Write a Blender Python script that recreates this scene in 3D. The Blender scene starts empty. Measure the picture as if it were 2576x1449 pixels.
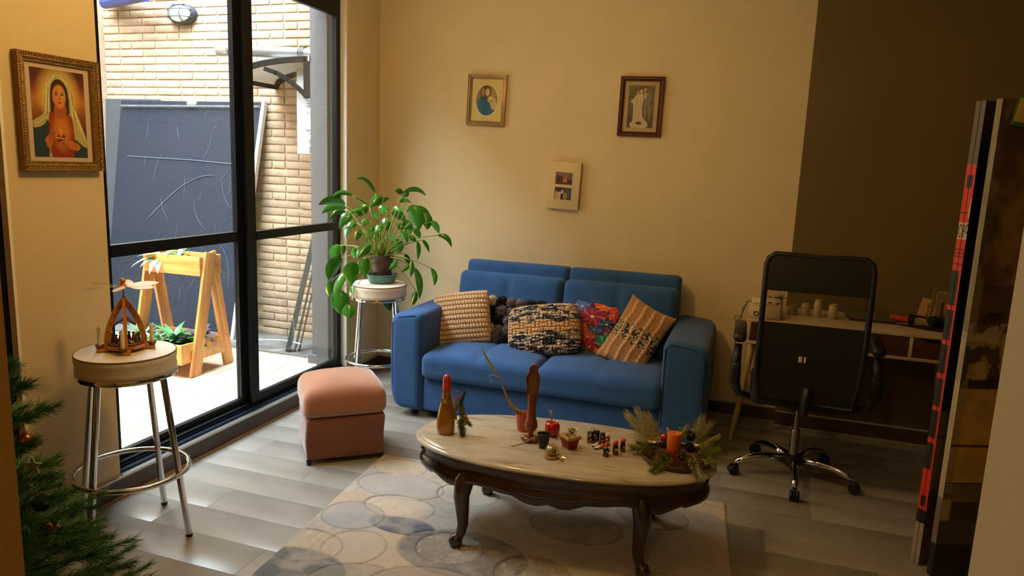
import bpy, math, random
import numpy as np
from mathutils import Vector, Matrix, noise
random.seed(7); rng=np.random.default_rng(7)
PI=math.pi
S=bpy.context.scene
COL=S.collection
# ---------------------------------------------------------------- camera
cam_d=bpy.data.cameras.new('camera'); cam=bpy.data.objects.new('camera',cam_d); COL.objects.link(cam)
R=Matrix(((0.9475137249642142,-0.09044088583247592,0.30665646442603633),(0.3172860895001817,0.14798835079278885,-0.9367117942245167),(0.03933546000903655,0.9848451117812728,0.1689166285077048)))
cam.matrix_world=Matrix.Translation((2.5934,-4.7010,1.55))@R.to_4x4()
cam_d.sensor_fit='HORIZONTAL'; cam_d.sensor_width=36; cam_d.lens=36*1795/2576
cam_d.clip_start=.05; cam_d.clip_end=60
S.camera=cam
# ---------------------------------------------------------------- light
S.view_settings.view_transform='Standard'; S.view_settings.look='None'
S.view_settings.exposure=0.76; S.view_settings.gamma=1; S.view_settings.use_curve_mapping=False
S.cycles.use_denoising=True; S.cycles.max_bounces=10; S.cycles.diffuse_bounces=5; S.cycles.glossy_bounces=4
S.cycles.transparent_max_bounces=16; S.cycles.sample_clamp_indirect=6; S.cycles.caustics_reflective=False; S.cycles.caustics_refractive=False
W=bpy.data.worlds.new('overcast_sky'); S.world=W; W.use_nodes=True
bg=W.node_tree.nodes['Background']; bg.inputs[0].default_value=(.80,.92,1,1); bg.inputs[1].default_value=31
def lamp(name,kind,loc,energy,color,size=.3,size_y=None,rot=(0,0,0)):
    l=bpy.data.lights.new(name,kind); o=bpy.data.objects.new(name,l); COL.objects.link(o)
    l.energy=energy; l.color=color; o.location=loc; o.rotation_euler=rot
    if kind=='AREA':
        l.size=size
        if size_y: l.shape='RECTANGLE'; l.size_y=size_y
    elif kind!='SUN': l.shadow_soft_size=size
    return o
lamp('ceiling_lamp_living','POINT',(1.25,-2.45,2.55),27,(1,.64,.22),.10)
lamp('ceiling_lamp_entry','POINT',(2.2,-5.1,2.5),12,(1,.64,.24),.10)
portal=lamp('window_portal','AREA',(-.13,-1.4,1.3),1,(1,1,1),2.4,1.9,(0,-PI/2,0)); portal.data.cycles.is_portal=True
portal2=lamp('patio_portal','AREA',(-1.5,-2.0,5.1),1,(1,1,1),2.6,5.0); portal2.data.cycles.is_portal=True
# ---------------------------------------------------------------- materials
def lin(c):
    if isinstance(c,str): c=[int(c[i:i+2],16)/255 for i in (0,2,4)]
    return tuple((x/12.92 if x<=.04045 else ((x+.055)/1.055)**2.4) for x in c)
MATS={}
def mat(name,color,rough=.6,metal=0,spec=.5,var=0,scale=20,bump=0,bscale=None,col2=None,stretch=None,coat=0,emit=0,rnd=0,sheen=0,attr=None,alpha=None):
    if name in MATS: return MATS[name]
    m=bpy.data.materials.new(name); MATS[name]=m; m.use_nodes=True
    nt=m.node_tree; N=nt.nodes; L=nt.links; b=N['Principled BSDF']
    c=lin(color)+(1,)
    b.inputs['Base Color'].default_value=c; b.inputs['Roughness'].default_value=rough; b.inputs['Metallic'].default_value=metal
    b.inputs['Specular IOR Level'].default_value=spec; b.inputs['Coat Weight'].default_value=coat; b.inputs['Coat Roughness'].default_value=.08
    if sheen: b.inputs['Sheen Weight'].default_value=sheen; b.inputs['Sheen Roughness'].default_value=.5
    if alpha is not None: b.inputs['Alpha'].default_value=alpha
    out=None; tc=N.new('ShaderNodeTexCoord'); src=tc.outputs['Object']
    if stretch:
        mp=N.new('ShaderNodeMapping'); mp.inputs['Scale'].default_value=stretch; L.new(src,mp.inputs[0]); src=mp.outputs[0]
    if attr:
        a=N.new('ShaderNodeAttribute'); a.attribute_name=attr; out=a.outputs['Color']
    if var or col2:
        nz=N.new('ShaderNodeTexNoise'); nz.inputs['Scale'].default_value=scale; nz.inputs['Detail'].default_value=5; L.new(src,nz.inputs['Vector'])
        mx=N.new('ShaderNodeMix'); mx.data_type='RGBA'
        rp=N.new('ShaderNodeMapRange'); rp.inputs[1].default_value=.35; rp.inputs[2].default_value=.65; L.new(nz.outputs[0],rp.inputs[0]); L.new(rp.outputs[0],mx.inputs[0])
        if col2: c2=lin(col2)+(1,)
        else: c2=tuple(x*(1-var) for x in c[:3])+(1,)
        mx.inputs[6].default_value=c; mx.inputs[7].default_value=c2
        if out: 
            mx.blend_type='MULTIPLY'; mx.inputs[0].default_value=1
            for l in list(mx.inputs[0].links): L.remove(l)
            g=N.new('ShaderNodeMapRange'); g.inputs[3].default_value=1-var; g.inputs[4].default_value=1+var*.3; L.new(rp.outputs[0],g.inputs[0])
            L.new(out,mx.inputs[6]); L.new(g.outputs[0],mx.inputs[7])
        out=mx.outputs[2]
    if rnd:
        oi=N.new('ShaderNodeObjectInfo'); mr=N.new('ShaderNodeMapRange'); mr.inputs[3].default_value=1-rnd; mr.inputs[4].default_value=1+rnd*.6
        L.new(oi.outputs['Random'],mr.inputs[0]); m2=N.new('ShaderNodeMix'); m2.data_type='RGBA'; m2.blend_type='MULTIPLY'; m2.inputs[0].default_value=1
        if out: L.new(out,m2.inputs[6])
        else: m2.inputs[6].default_value=c
        L.new(mr.outputs[0],m2.inputs[7]); out=m2.outputs[2]
    if out: L.new(out,b.inputs['Base Color'])
    if emit: 
        b.inputs['Emission Strength'].default_value=emit; b.inputs['Emission Color'].default_value=c
    if bump:
        nb=N.new('ShaderNodeTexNoise'); nb.inputs['Scale'].default_value=bscale or scale*3; nb.inputs['Detail'].default_value=6; L.new(src,nb.inputs['Vector'])
        bp=N.new('ShaderNodeBump'); bp.inputs['Strength'].default_value=bump; bp.inputs['Distance'].default_value=.01; L.new(nb.outputs[0],bp.inputs['Height']); L.new(bp.outputs[0],b.inputs['Normal'])
    return m
def glass_mat(name,tint=(.95,.97,.98),refl=.04,rough=0.0):
    m=bpy.data.materials.new(name); m.use_nodes=True; N=m.node_tree.nodes; L=m.node_tree.links; N.clear()
    o=N.new('ShaderNodeOutputMaterial'); t=N.new('ShaderNodeBsdfTransparent'); t.inputs[0].default_value=tint+(1,)
    g=N.new('ShaderNodeBsdfGlossy'); g.inputs['Roughness'].default_value=rough; f=N.new('ShaderNodeLayerWeight'); f.inputs[0].default_value=.18
    mr=N.new('ShaderNodeMapRange'); mr.inputs[3].default_value=refl*.5; mr.inputs[4].default_value=.35; L.new(f.outputs['Fresnel'],mr.inputs[0])
    x=N.new('ShaderNodeMixShader'); L.new(mr.outputs[0],x.inputs[0]); L.new(t.outputs[0],x.inputs[1]); L.new(g.outputs[0],x.inputs[2]); L.new(x.outputs[0],o.inputs[0])
    return m
def wood_mat(name,c1,c2,rough=.45,scale=6,axis=0,coat=0,dist=4,rnd=0,bump=.15,knots=True):
    m=bpy.data.materials.new(name); m.use_nodes=True; N=m.node_tree.nodes; L=m.node_tree.links; b=N['Principled BSDF']
    tc=N.new('ShaderNodeTexCoord'); mp=N.new('ShaderNodeMapping'); s=[scale*4]*3; s[axis]=scale*.35; mp.inputs['Scale'].default_value=s
    src=tc.outputs['Object']
    if rnd:
        oi=N.new('ShaderNodeObjectInfo'); va=N.new('ShaderNodeVectorMath'); va.operation='ADD'; vs=N.new('ShaderNodeVectorMath'); vs.operation='SCALE'
        cb=N.new('ShaderNodeCombineXYZ')
        for i in range(3): L.new(oi.outputs['Random'],cb.inputs[i])
        L.new(cb.outputs[0],vs.inputs[0]); vs.inputs['Scale'].default_value=37; L.new(src,va.inputs[0]); L.new(vs.outputs[0],va.inputs[1]); src=va.outputs[0]
    L.new(src,mp.inputs[0])
    nz=N.new('ShaderNodeTexNoise'); nz.inputs['Scale'].default_value=1; nz.inputs['Detail'].default_value=7; nz.inputs['Roughness'].default_value=.62; nz.inputs['Distortion'].default_value=dist*.12; L.new(mp.outputs[0],nz.inputs['Vector'])
    cr=N.new('ShaderNodeValToRGB'); cr.color_ramp.elements[0].position=.33; cr.color_ramp.elements[1].position=.66
    cr.color_ramp.elements[0].color=lin(c2)+(1,); cr.color_ramp.elements[1].color=lin(c1)+(1,); L.new(nz.outputs[0],cr.inputs[0]); out=cr.outputs[0]
    if knots:
        mp2=N.new('ShaderNodeMapping'); s2=[scale*1.3]*3; s2[axis]=scale*.25; mp2.inputs['Scale'].default_value=s2; L.new(src,mp2.inputs[0])
        n2=N.new('ShaderNodeTexNoise'); n2.inputs['Scale'].default_value=1; n2.inputs['Detail'].default_value=3; L.new(mp2.outputs[0],n2.inputs['Vector'])
        mr=N.new('ShaderNodeMapRange'); mr.inputs[1].default_value=.4; mr.inputs[2].default_value=.75; mr.inputs[3].default_value=1.05; mr.inputs[4].default_value=.72; L.new(n2.outputs[0],mr.inputs[0])
        mx=N.new('ShaderNodeMix'); mx.data_type='RGBA'; mx.blend_type='MULTIPLY'; mx.inputs[0].default_value=1; L.new(out,mx.inputs[6]); L.new(mr.outputs[0],mx.inputs[7]); out=mx.outputs[2]
    L.new(out,b.inputs['Base Color']); b.inputs['Roughness'].default_value=rough; b.inputs['Coat Weight'].default_value=coat; b.inputs['Coat Roughness'].default_value=.1
    bp=N.new('ShaderNodeBump'); bp.inputs['Strength'].default_value=bump; bp.inputs['Distance'].default_value=.004; L.new(nz.outputs[0],bp.inputs['Height']); L.new(bp.outputs[0],b.inputs['Normal'])
    return m
# ---------------------------------------------------------------- mesh helpers
def rotz(a): return Matrix.Rotation(a,4,'Z')
def TR(loc=(0,0,0),rx=0,ry=0,rz=0): return Matrix.Translation(loc)@Matrix.Rotation(rz,4,'Z')@Matrix.Rotation(ry,4,'Y')@Matrix.Rotation(rx,4,'X')
class G:
    def __init__(s): s.v=[]; s.f=[]; s.c=None
    def add(s,vs,fs,T=None):
        n=len(s.v)
        if T is not None: vs=[tuple(T@Vector(p)) for p in vs]
        s.v.extend([tuple(p) for p in vs]); s.f.extend([tuple(i+n for i in f) for f in fs]); return s
    def box(s,c,d,T=None):
        x,y,z=c; a,b,e=d[0]/2,d[1]/2,d[2]/2
        vs=[(x+i*a,y+j*b,z+k*e) for i in(-1,1) for j in(-1,1) for k in(-1,1)]
        return s.add(vs,[(0,1,3,2),(4,6,7,5),(0,4,5,1),(2,3,7,6),(0,2,6,4),(1,5,7,3)],T)
    def bb(s,x0,x1,y0,y1,z0,z1,T=None): return s.box(((x0+x1)/2,(y0+y1)/2,(z0+z1)/2),(abs(x1-x0),abs(y1-y0),abs(z1-z0)),T)
    def rbox(s,c,d,r=.01,n=1,T=None,fn=None,k=1):
        # rounded box: k rings in the rounded rim, n cells across each flat side
        h=[q/2 for q in d]; r=min(r,min(h)*.999)
        def ax(H):
            if k<1: rim=[]
            rim=[-H+r*(1-math.cos(i/k*PI/2)) if False else -H+r*i/k for i in range(k)]
            mid=[-H+r+(2*(H-r))*i/max(n,1) for i in range(n+1)]
            return rim+mid+[-q for q in rim[::-1]]
        A=[ax(q) for q in h]; idx={}; vs=[]; fs=[]
        def vert(p):
            key=tuple(round(q,6) for q in p)
            if key in idx: return idx[key]
            inn=[max(-(h[i]-r),min(h[i]-r,p[i])) for i in range(3)]; dd=[p[i]-inn[i] for i in range(3)]
            L=math.sqrt(sum(q*q for q in dd)) or 1; q=[inn[i]+dd[i]/L*r for i in range(3)]
            if fn: q=fn(q,h)
            idx[key]=len(vs); vs.append((q[0]+c[0],q[1]+c[1],q[2]+c[2])); return idx[key]
        for a in range(3):
            b,e=(a+1)%3,(a+2)%3
            for sg in (-1,1):
                for i in range(len(A[b])-1):
                    for j in range(len(A[e])-1):
                        q=[]
                        for (u,w) in ((i,j),(i+1,j),(i+1,j+1),(i,j+1)):
                            p=[0,0,0]; p[a]=sg*h[a]; p[b]=A[b][u]; p[e]=A[e][w]; q.append(vert(p))
                        fs.append(tuple(q) if sg>0 else tuple(q[::-1]))
        return s.add(vs,fs,T)
    def tube(s,pts,r,seg=8,cap=True,closed=False,T=None,flat=1):
        P=[Vector(p) for p in pts]; n=len(P); rr=r if isinstance(r,(list,tuple)) else [r]*n
        vs=[];fs=[]; up=None
        for i,p in enumerate(P):
            if closed: t=(P[(i+1)%n]-P[i-1])
            else: t=(P[min(i+1,n-1)]-P[max(i-1,0)])
            t=t.normalized() if t.length>0 else Vector((0,0,1))
            if up is None:
                up=t.orthogonal().normalized()
            u=(up-t*up.dot(t)); u=u.normalized() if u.length>1e-6 else t.orthogonal().normalized(); up=u; w=t.cross(u)
            for k in range(seg):
                a=2*PI*k/seg; vs.append(tuple(p+(u*math.cos(a)+w*math.sin(a)*flat)*rr[i]))
        for i in range(n if closed else n-1):
            for k in range(seg):
                a=i*seg+k; b=i*seg+(k+1)%seg; c=((i+1)%n)*seg+(k+1)%seg; d=((i+1)%n)*seg+k; fs.append((a,b,c,d))
        if cap and not closed: fs.append(tuple(range(seg))[::-1]); fs.append(tuple((n-1)*seg+k for k in range(seg)))
        return s.add(vs,fs,T)
    def lathe(s,prof,seg=24,T=None,cap=True):
        vs=[];fs=[]
        for (r,z) in prof:
            for k in range(seg):
                a=2*PI*k/seg; vs.append((r*math.cos(a),r*math.sin(a),z))
        for i in range(len(prof)-1):
            for k in range(seg):
                fs.append((i*seg+k,i*seg+(k+1)%seg,(i+1)*seg+(k+1)%seg,(i+1)*seg+k))
        if cap: fs.append(tuple(range(seg))[::-1]); fs.append(tuple((len(prof)-1)*seg+k for k in range(seg)))
        return s.add(vs,fs,T)
    def prism(s,poly,z0,z1,T=None):
        n=len(poly); vs=[(x,y,z0) for x,y in poly]+[(x,y,z1) for x,y in poly]
        fs=[tuple(range(n))[::-1],tuple(range(n,2*n))]+[(i,(i+1)%n,n+(i+1)%n,n+i) for i in range(n)]
        return s.add(vs,fs,T)
    def sphere(s,c,r,seg=12,rings=8,T=None,fn=None):
        if not isinstance(r,(tuple,list)): r=(r,r,r)
        vs=[(0,0,-1)];fs=[]
        for i in range(1,rings):
            a=-PI/2+PI*i/rings
            for k in range(seg): vs.append((math.cos(a)*math.cos(2*PI*k/seg),math.cos(a)*math.sin(2*PI*k/seg),math.sin(a)))
        vs.append((0,0,1)); m=len(vs)-1
        for k in range(seg):
            fs.append((0,1+(k+1)%seg,1+k)); fs.append((m,m-seg+k,m-seg+(k+1)%seg))
        for i in range(rings-2):
            for k in range(seg):
                a=1+i*seg+k;b=1+i*seg+(k+1)%seg; fs.append((a,b,b+seg,a+seg))
        o=[]
        for p in vs:
            q=1 if not fn else fn(p)
            o.append((c[0]+p[0]*r[0]*q,c[1]+p[1]*r[1]*q,c[2]+p[2]*r[2]*q))
        return s.add(o,fs,T)
    def grid(s,P,T=None,flip=False,wrap=False):
        # P: array [ny][nx][3]
        ny=len(P); nx=len(P[0]); vs=[tuple(map(float,P[j][i])) for j in range(ny) for i in range(nx)]; fs=[]
        for j in range(ny-1):
            for i in range(nx if wrap else nx-1):
                q=(j*nx+i,j*nx+(i+1)%nx,(j+1)*nx+(i+1)%nx,(j+1)*nx+i); fs.append(q[::-1] if flip else q)
        return s.add(vs,fs,T)
    def mesh(s,name,smooth=.6):
        m=bpy.data.meshes.new(name); m.from_pydata(s.v,[],s.f); 
        if smooth is not None:
            m.shade_smooth()
            if smooth<3: m.set_sharp_from_angle(angle=smooth)
        if s.c is not None:
            a=m.color_attributes.new('Col','FLOAT_COLOR','POINT'); c=np.ones((len(s.v),4),np.float32); c[:,:3]=s.c; a.data.foreach_set('color',c.ravel())
        m.update(); return m
    def build(s,name,m,parent=None,smooth=.6,label=None,cat=None,group=None,kind=None,loc=None,rz=None):
        me=s.mesh(name,smooth); me.materials.append(m); return link(name,me,parent,label,cat,group,kind,loc,rz)
def link(name,me,parent=None,label=None,cat=None,group=None,kind=None,loc=None,rz=None):
    o=bpy.data.objects.new(name,me); COL.objects.link(o)
    if parent: o.parent=parent
    if loc is not None: o.location=loc
    if rz is not None: o.rotation_euler=(0,0,rz)
    if label: o['label']=label
    if cat: o['category']=cat
    if group: o['group']=group
    if kind: o['kind']=kind
    return o
def thing(name,label,cat,loc=(0,0,0),rz=0,group=None):
    o=bpy.data.objects.new(name,None); COL.objects.link(o); o.empty_display_size=.05
    o.location=loc; o.rotation_euler=(0,0,rz); o['label']=label; o['category']=cat
    if group: o['group']=group
    return o
def struct(name,g,m,parent=None,smooth=.6): return g.build(name,m,parent,smooth,kind='structure')
def dup(root,loc,rz=0,label=None):
    def cp(o,par):
        c=o.copy(); COL.objects.link(c)
        if par: c.parent=par
        for ch in [q for q in COL.objects if q.parent==o and q is not c]: cp(ch,c)
        return c
    r=cp(root,None); r.location=loc; r.rotation_euler=(0,0,rz)
    if label: r['label']=label
    return r
# painting on a fine grid: flat prints, embroidery, rug pattern
def fbm(x,y,s,seed=0,oct=4):
    out=np.zeros_like(x); amp=1; tot=0
    r=np.random.default_rng(seed)
    for o in range(oct):
        n=64; tab=r.random((n,n)); X=x*s*2**o+r.random()*50; Y=y*s*2**o+r.random()*50
        xi=np.floor(X).astype(int); yi=np.floor(Y).astype(int); fx=X-xi; fy=Y-yi; fx=fx*fx*(3-2*fx); fy=fy*fy*(3-2*fy)
        t=lambda a,b: tab[a%n,b%n]
        v=(t(xi,yi)*(1-fx)+t(xi+1,yi)*fx)*(1-fy)+(t(xi,yi+1)*(1-fx)+t(xi+1,yi+1)*fx)*fy
        out+=v*amp; tot+=amp; amp*=.5
    return out/tot
def in_poly(x,y,poly):
    r=np.zeros(x.shape,bool); n=len(poly)
    for i in range(n):
        (x1,y1),(x2,y2)=poly[i],poly[(i+1)%n]
        c=((y1>y)!=(y2>y))
        with np.errstate(divide='ignore',invalid='ignore'): xx=(x2-x1)*(y-y1)/((y2-y1) if y2!=y1 else 1e-9)+x1
        r^=c&(x<xx)
    return r
def smoothpoly(pts,n=6):
    out=[]; m=len(pts)
    for i in range(m):
        p0,p1,p2,p3=[np.array(pts[(i+k-1)%m],float) for k in range(4)]
        for t in np.arange(n)/n: out.append(tuple(.5*((2*p1)+(-p0+p2)*t+(2*p0-5*p1+4*p2-p3)*t*t+(-p0+3*p1-3*p2+p3)*t**3)))
    return out
class Paint:
    def __init__(s,nx,ny,base,asp=1):
        s.nx,s.ny=nx,ny; s.u,s.v=np.meshgrid(np.linspace(0,1,nx),np.linspace(0,1,ny)); s.c=np.ones((ny,nx,3))*np.array(lin(base)); s.asp=asp
    def mask(s,m,col,a=1):
        m=np.clip(m.astype(float)*a,0,1)[...,None]; s.c=s.c*(1-m)+np.array(lin(col))*m; return s
    def ell(s,x,y,rx,ry,col,a=1,soft=.05,rot=0):
        dx=s.u-x; dy=s.v-y; c,q=math.cos(rot),math.sin(rot); X=dx*c+dy*q; Y=-dx*q+dy*c
        d=np.sqrt((X/rx)**2+(Y/ry)**2); return s.mask(np.clip((1-d)/max(soft,1e-4)+.5,0,1),col,a)
    def poly(s,pts,col,a=1,sm=True): return s.mask(in_poly(s.u,s.v,smoothpoly(pts) if sm else pts),col,a)
    def rect(s,x0,x1,y0,y1,col,a=1): return s.mask((s.u>=x0)&(s.u<=x1)&(s.v>=y0)&(s.v<=y1),col,a)
    def line(s,x0,y0,x1,y1,w,col,a=1):
        dx,dy=(x1-x0),(y1-y0); t=np.clip(((s.u-x0)*dx+(s.v-y0)*dy)/(dx*dx+dy*dy+1e-12),0,1)
        d=np.hypot(s.u-x0-t*dx,(s.v-y0-t*dy)*s.asp); return s.mask(np.clip(1.5-d/w,0,1),col,a)
    def noise(s,amt,sc,seed=1):
        n=fbm(s.u,s.v*s.asp,sc,seed); s.c=s.c*(1+amt*(n-.5)*2)[...,None]; return s
    def panel(s,w,h,T=None,off=(0,0)):
        g=G(); P=np.stack([(s.u-.5)*w+off[0],np.zeros_like(s.u),(s.v-.5)*h+off[1]],-1); g.grid(P,T); g.c=s.c.reshape(-1,3).clip(0,4); return g
PRINT=mat('printed_paper','ffffff',.55,attr='Col')
# ---------------------------------------------------------------- room shell
WALL=mat('cream_wall_paint','d6c29a',.85,var=.05,scale=3,bump=.12,bscale=220)
DARKW=mat('olive_wall_paint','6a5730',.85,var=.05,scale=3,bump=.12,bscale=220)
JAMBW=mat('warm_lit_jamb','a8823f',.85,bump=.1,bscale=200)  # warm room light is mixed into this jamb colour
GREYW=mat('window_lit_jamb','a9a59e',.85,bump=.1,bscale=200)  # grey of the window light is mixed into this jamb colour
CEIL=mat('ceiling_paint','e6dcc8',.9)
WTRIM=mat('white_trim_paint','ece6da',.6)
BLACKM=mat('black_aluminium','0b0c10',.42,.3,.4,bump=.05,bscale=400)
ALU=mat('brushed_aluminium','c9ccd0',.35,.8)
BASEM=wood_mat('brown_baseboard','4e3c30','3b2c22',.5,8,1)
H=2.9
struct('wall_back',G().bb(0,2.858,0,.12,0,H).bb(2.858,4.6,.02,.12,0,H),WALL)
struct('wall_back_dark',G().bb(2.858,4.6,-.065,.02,0,H),DARKW)
# left wall with the window opening
lw=G().bb(-.15,0,-.44,0,0,H).bb(-.15,0,-2.775,-2.363,0,H).bb(-.15,0,-2.363,-.44,0,.085).bb(-.15,0,-2.363,-.44,2.62,H).bb(-.15,0,-4.2,-3.45,0,H).bb(-.15,0,-3.45,-2.775,2.62,H)
struct('wall_left',lw,WALL)
struct('trim_1',G().bb(-.05,.001,-.452,-.44,.1,2.56),WTRIM)
struct('trim_lit_end',G().bb(-.05,.001,-2.787,-2.775,0,2.6),WTRIM)  # white strip paints in the light on the wall end
struct('wall_right',G().bb(4.5,4.65,-4.2,.1,0,H),DARKW)
struct('wall_front_left',G().bb(-.15,1.482,-4.07,-3.9,0,H),JAMBW)
struct('wall_front_right',G().bb(2.842,4.6,-4.30,-3.9,0,H),GREYW)
struct('wall_front_header',G().bb(1.482,2.842,-4.07,-3.9,2.45,H),JAMBW)
struct('wall_hall_left',G().bb(.6,.7,-6.6,-4.07,0,H),WALL)
struct('wall_hall_right',G().bb(4.0,4.1,-6.6,-4.3,0,H),WALL)
struct('wall_hall_end',G().bb(.6,4.1,-6.7,-6.6,0,H),WALL)
struct('ceiling',G().bb(-.15,4.65,-6.7,.12,H,H+.1),CEIL)
# baseboards
def baseb(name,x0,x1,y0,y1,axis):
    o=struct(name,G().bb(x0,x1,y0,y1,.006,.088),BASEM)
    t=.012
    if axis=='x': struct('cap_strip',G().bb(x0,x1,y0-.002,y1,.088,.098),ALU2,o); struct('floor_strip',G().bb(x0,x1,y0-t,y1,0,.008),QTR,o)
    else: struct('cap_strip',G().bb(x0,x1+.002,y0,y1,.088,.098),ALU2,o); struct('floor_strip',G().bb(x0,x1+t,y0,y1,0,.008),QTR,o)
ALU2=mat('silver_cap_strip','b9b4aa',.45,.4); QTR=mat('beige_floor_strip','9c8a70',.5)
baseb('baseboard_back',.012,2.858,-.012,0,'x')
baseb('baseboard_back_right',2.858,4.5,-.077,-.065,'x')
baseb('baseboard_left',0,.012,-2.775,-.012,'y')
struct('trim_3',G().bb(-.05,.014,-2.363,-.44,.098,.106),mat('aluminium_sill','d4d8dc',.25,.9))
# floor: base slab and laminate planks
struct('floor',G().bb(-.15,4.65,-6.7,.12,-.1,-.009),mat('floor_base','3a3028',.9))
FL=wood_mat('grey_oak_laminate','928e87','86827b',.30,2.6,0,0,5,.5,.08,knots=False)
floor=bpy.data.objects['floor']
w=.192; L_=1.285; k=0; meshes={}
def plank(x0,x1,y0,y1):
    key=round(x1-x0,3),round(y1-y0,3)
    if key not in meshes:
        g=G().rbox((0,0,-.0045),(x1-x0-.0007,y1-y0-.0007,.009),.0006,1); me=g.mesh('plank'); me.materials.append(FL); meshes[key]=me
    link('plank',meshes[key],floor,loc=((x0+x1)/2,(y0+y1)/2,0))
y=0.0
row=0
while y>-4.25:
    y1=y; y0=max(y-w,-4.3); off=[.0,.42,.86,.21,.64][row%5]
    if row in (12,13,14): off={12:.3,13:.885,14:.1}[row]
    x=-.0-((L_-off)%L_) if off else 0
    x=off-L_ if off>0 else 0
    while x<4.5:
        a=max(x,0); b=min(x+L_,4.5)
        if b-a>.02: plank(a,b,y0,y1)
        x+=L_
    y=y0; row+=1
# ---------------------------------------------------------------- sliding glass door
GL=glass_mat('clear_glass')
FX0,FX1=-.115,-.045
win=struct('window_1',G().bb(FX0,FX1,-2.363,-2.335,.1,2.62).bb(FX0,FX1,-.50,-.44,.1,2.62).bb(FX0,FX1,-2.335,-.50,2.50,2.62).bb(FX0,FX1,-2.335,-.50,.098,.135),BLACKM)
struct('track',G().bb(FX1,-.004,-2.363,-.44,.106,.116).bb(FX1+.008,FX1+.012,-2.363,-.45,.116,.126),mat('dark_blue_track','141a2c',.35,.5),win)
def panel(y0,y1,x0,x1,sl,sr,zb,zt,bar,nm):
    f=G(); f.bb(x0,x1,y0,y0+sl,.12,2.55).bb(x0,x1,y1-sr,y1,.12,2.55).bb(x0,x1,y0+sl,y1-sr,.12,zb).bb(x0,x1,y0+sl,y1-sr,zt,2.55)
    o=struct(nm,f,BLACKM,win); struct('crossbar',G().bb(x0-.004,x1+.004,y0+sl,y1-sr,bar[0],bar[1]),BLACKM,win)
    xm=(x0+x1)/2
    struct('pane',G().bb(xm-.003,xm+.003,y0+sl,y1-sr,zb,bar[0]),GL,win,None); struct('pane',G().bb(xm-.003,xm+.003,y0+sl,y1-sr,bar[1],zt),GL,win,None)
panel(-2.335,-1.39,-.105,-.075,.055,.06,.17,2.45,(1.078,1.132),'sliding_sash')
panel(-1.405,-.50,-.070,-.042,.07,.004,.178,2.455,(1.078,1.128),'fixed_sash')
# second black framed door further left, only its edge shows
d2=struct('door_1',G().bb(-.12,-.03,-2.90,-2.787,0,2.6).bb(-.12,-.03,-3.45,-3.35,0,2.6).bb(-.12,-.03,-3.35,-2.90,2.45,2.6).bb(-.12,-.03,-3.35,-2.90,0,.15),BLACKM)
struct('door_panel',G().bb(-.10,-.05,-3.35,-2.90,.15,2.45),mat('dark_door_panel','15130f',.4),d2)
# ---------------------------------------------------------------- patio
BY=.45
MORT=mat('pale_mortar','ab9176',.9,var=.2,scale=12,bump=.5,bscale=120)
BRK=mat('buff_brick','b39a7e',.85,scale=9,bump=.5,bscale=90,rnd=.16,col2='9f856a')
CONC=mat('grey_painted_concrete','565555',.8,var=.08,scale=5,bump=.35,bscale=40)
pw=struct('wall_patio',G().bb(-3.17,-.86,BY,BY+.15,-.06,5.0),MORT)  # top raised far out of view to shut out low sky light
bm={}
def brick(x0,x1,z0,z1):
    key=(round(x1-x0,3),rng.integers(3))
    if key not in bm:
        d=.011+.003*key[1]
        me=G().rbox((0,0,0),(x1-x0,d,z1-z0),.004,1).mesh('brick'); me.materials.append(BRK); bm[key]=me
    link('brick',bm[key],pw,loc=((x0+x1)/2,BY-.002-.0*key[1],(z0+z1)/2))
ch=.0655; r=0
z=0.012
while z<3.1:
    off=[0,.13,.065,.19][r%4]; x=-.868+off*.0
    lens=[.265,.395,.265,.13][(r)%4:]+[.265,.395,.265,.13]*6
    x=-.868
    if r%2: lens=[.13]+lens
    for Lb in lens:
        x0=x-Lb+.010; 
        if x<-2.98: break
        x0=max(x0,-3.015)
        vis=(z>1.90) or (x0>-1.62)
        if z>2.92: vis=x0>-3.3
        if vis: brick(x0,x,z,z+ch-.012)
        x-=Lb
    z+=ch; r+=1
struct('wall_patio_column',G().bb(-.86,-.46,BY-.02,BY+.15,-.06,5.0),CONC)
struct('wall_patio_side',G().bb(-.513,-.15,-.1,BY+.15,0,5.0),CONC)
struct('wall_patio_left_raised',G().bb(-3.17,-3.02,-4.5,BY+.15,-.06,5.0),MORT)  # raised out of view so direct sky light only falls in steeply
struct('wall_patio_front_added',G().bb(-3.17,-.15,-4.6,-4.5,-.06,5.0),CONC)  # unseen wall, added to close the patio off from low sky light
struct('wall_house',G().bb(-.25,-.15,-.44,-.1,0,3.5).bb(-.25,-.15,-4.2,-3.45,0,3.5).bb(-.25,-.15,-4.5,-.1,2.62,5.0).bb(-.25,-.15,-2.775,-2.363,0,2.62),CONC)
struct('trim_4',G().bb(-.513,-.2,-.16,-.1,0,.06),CONC)
pf=struct('floor_patio',G().bb(-3.1,-.15,-4.5,BY,-.06,-.006),mat('patio_grout','b8a58c',.9))
TILE=mat('cream_patio_tile','dcc9a8',.5,var=.1,scale=6,rnd=.08,bump=.1,bscale=30)
TGREY=mat('grey_patio_tile','9a958c',.5)
tm=G().rbox((0,0,-.004),(.312,.306,.008),.002,1).mesh('tile'); tm.materials.append(TILE)
for i in range(-7,3):
    for j in range(-8,4):
        cx=-.61-.16+.32*i+.32; cy=-1.245+.157+.315*j
        if cx>-.16 or cx<-2.9 or cy>-.06: continue
        link('tile',tm,pf,loc=(cx,cy,0))
G().rbox((-.665,-1.13,.001),(.17,.16,.004),.001,1).build('grey_tile',TGREY,pf,label='grey replacement tile')
struct('drain_strip',G().bb(-3.02,-.513,-.05,BY,-.01,.012),mat('blotchy_concrete','6e6a64',.6,var=.35,scale=7,bump=.3,bscale=50),pf)  # grey concrete with darker blotches at random
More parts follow.
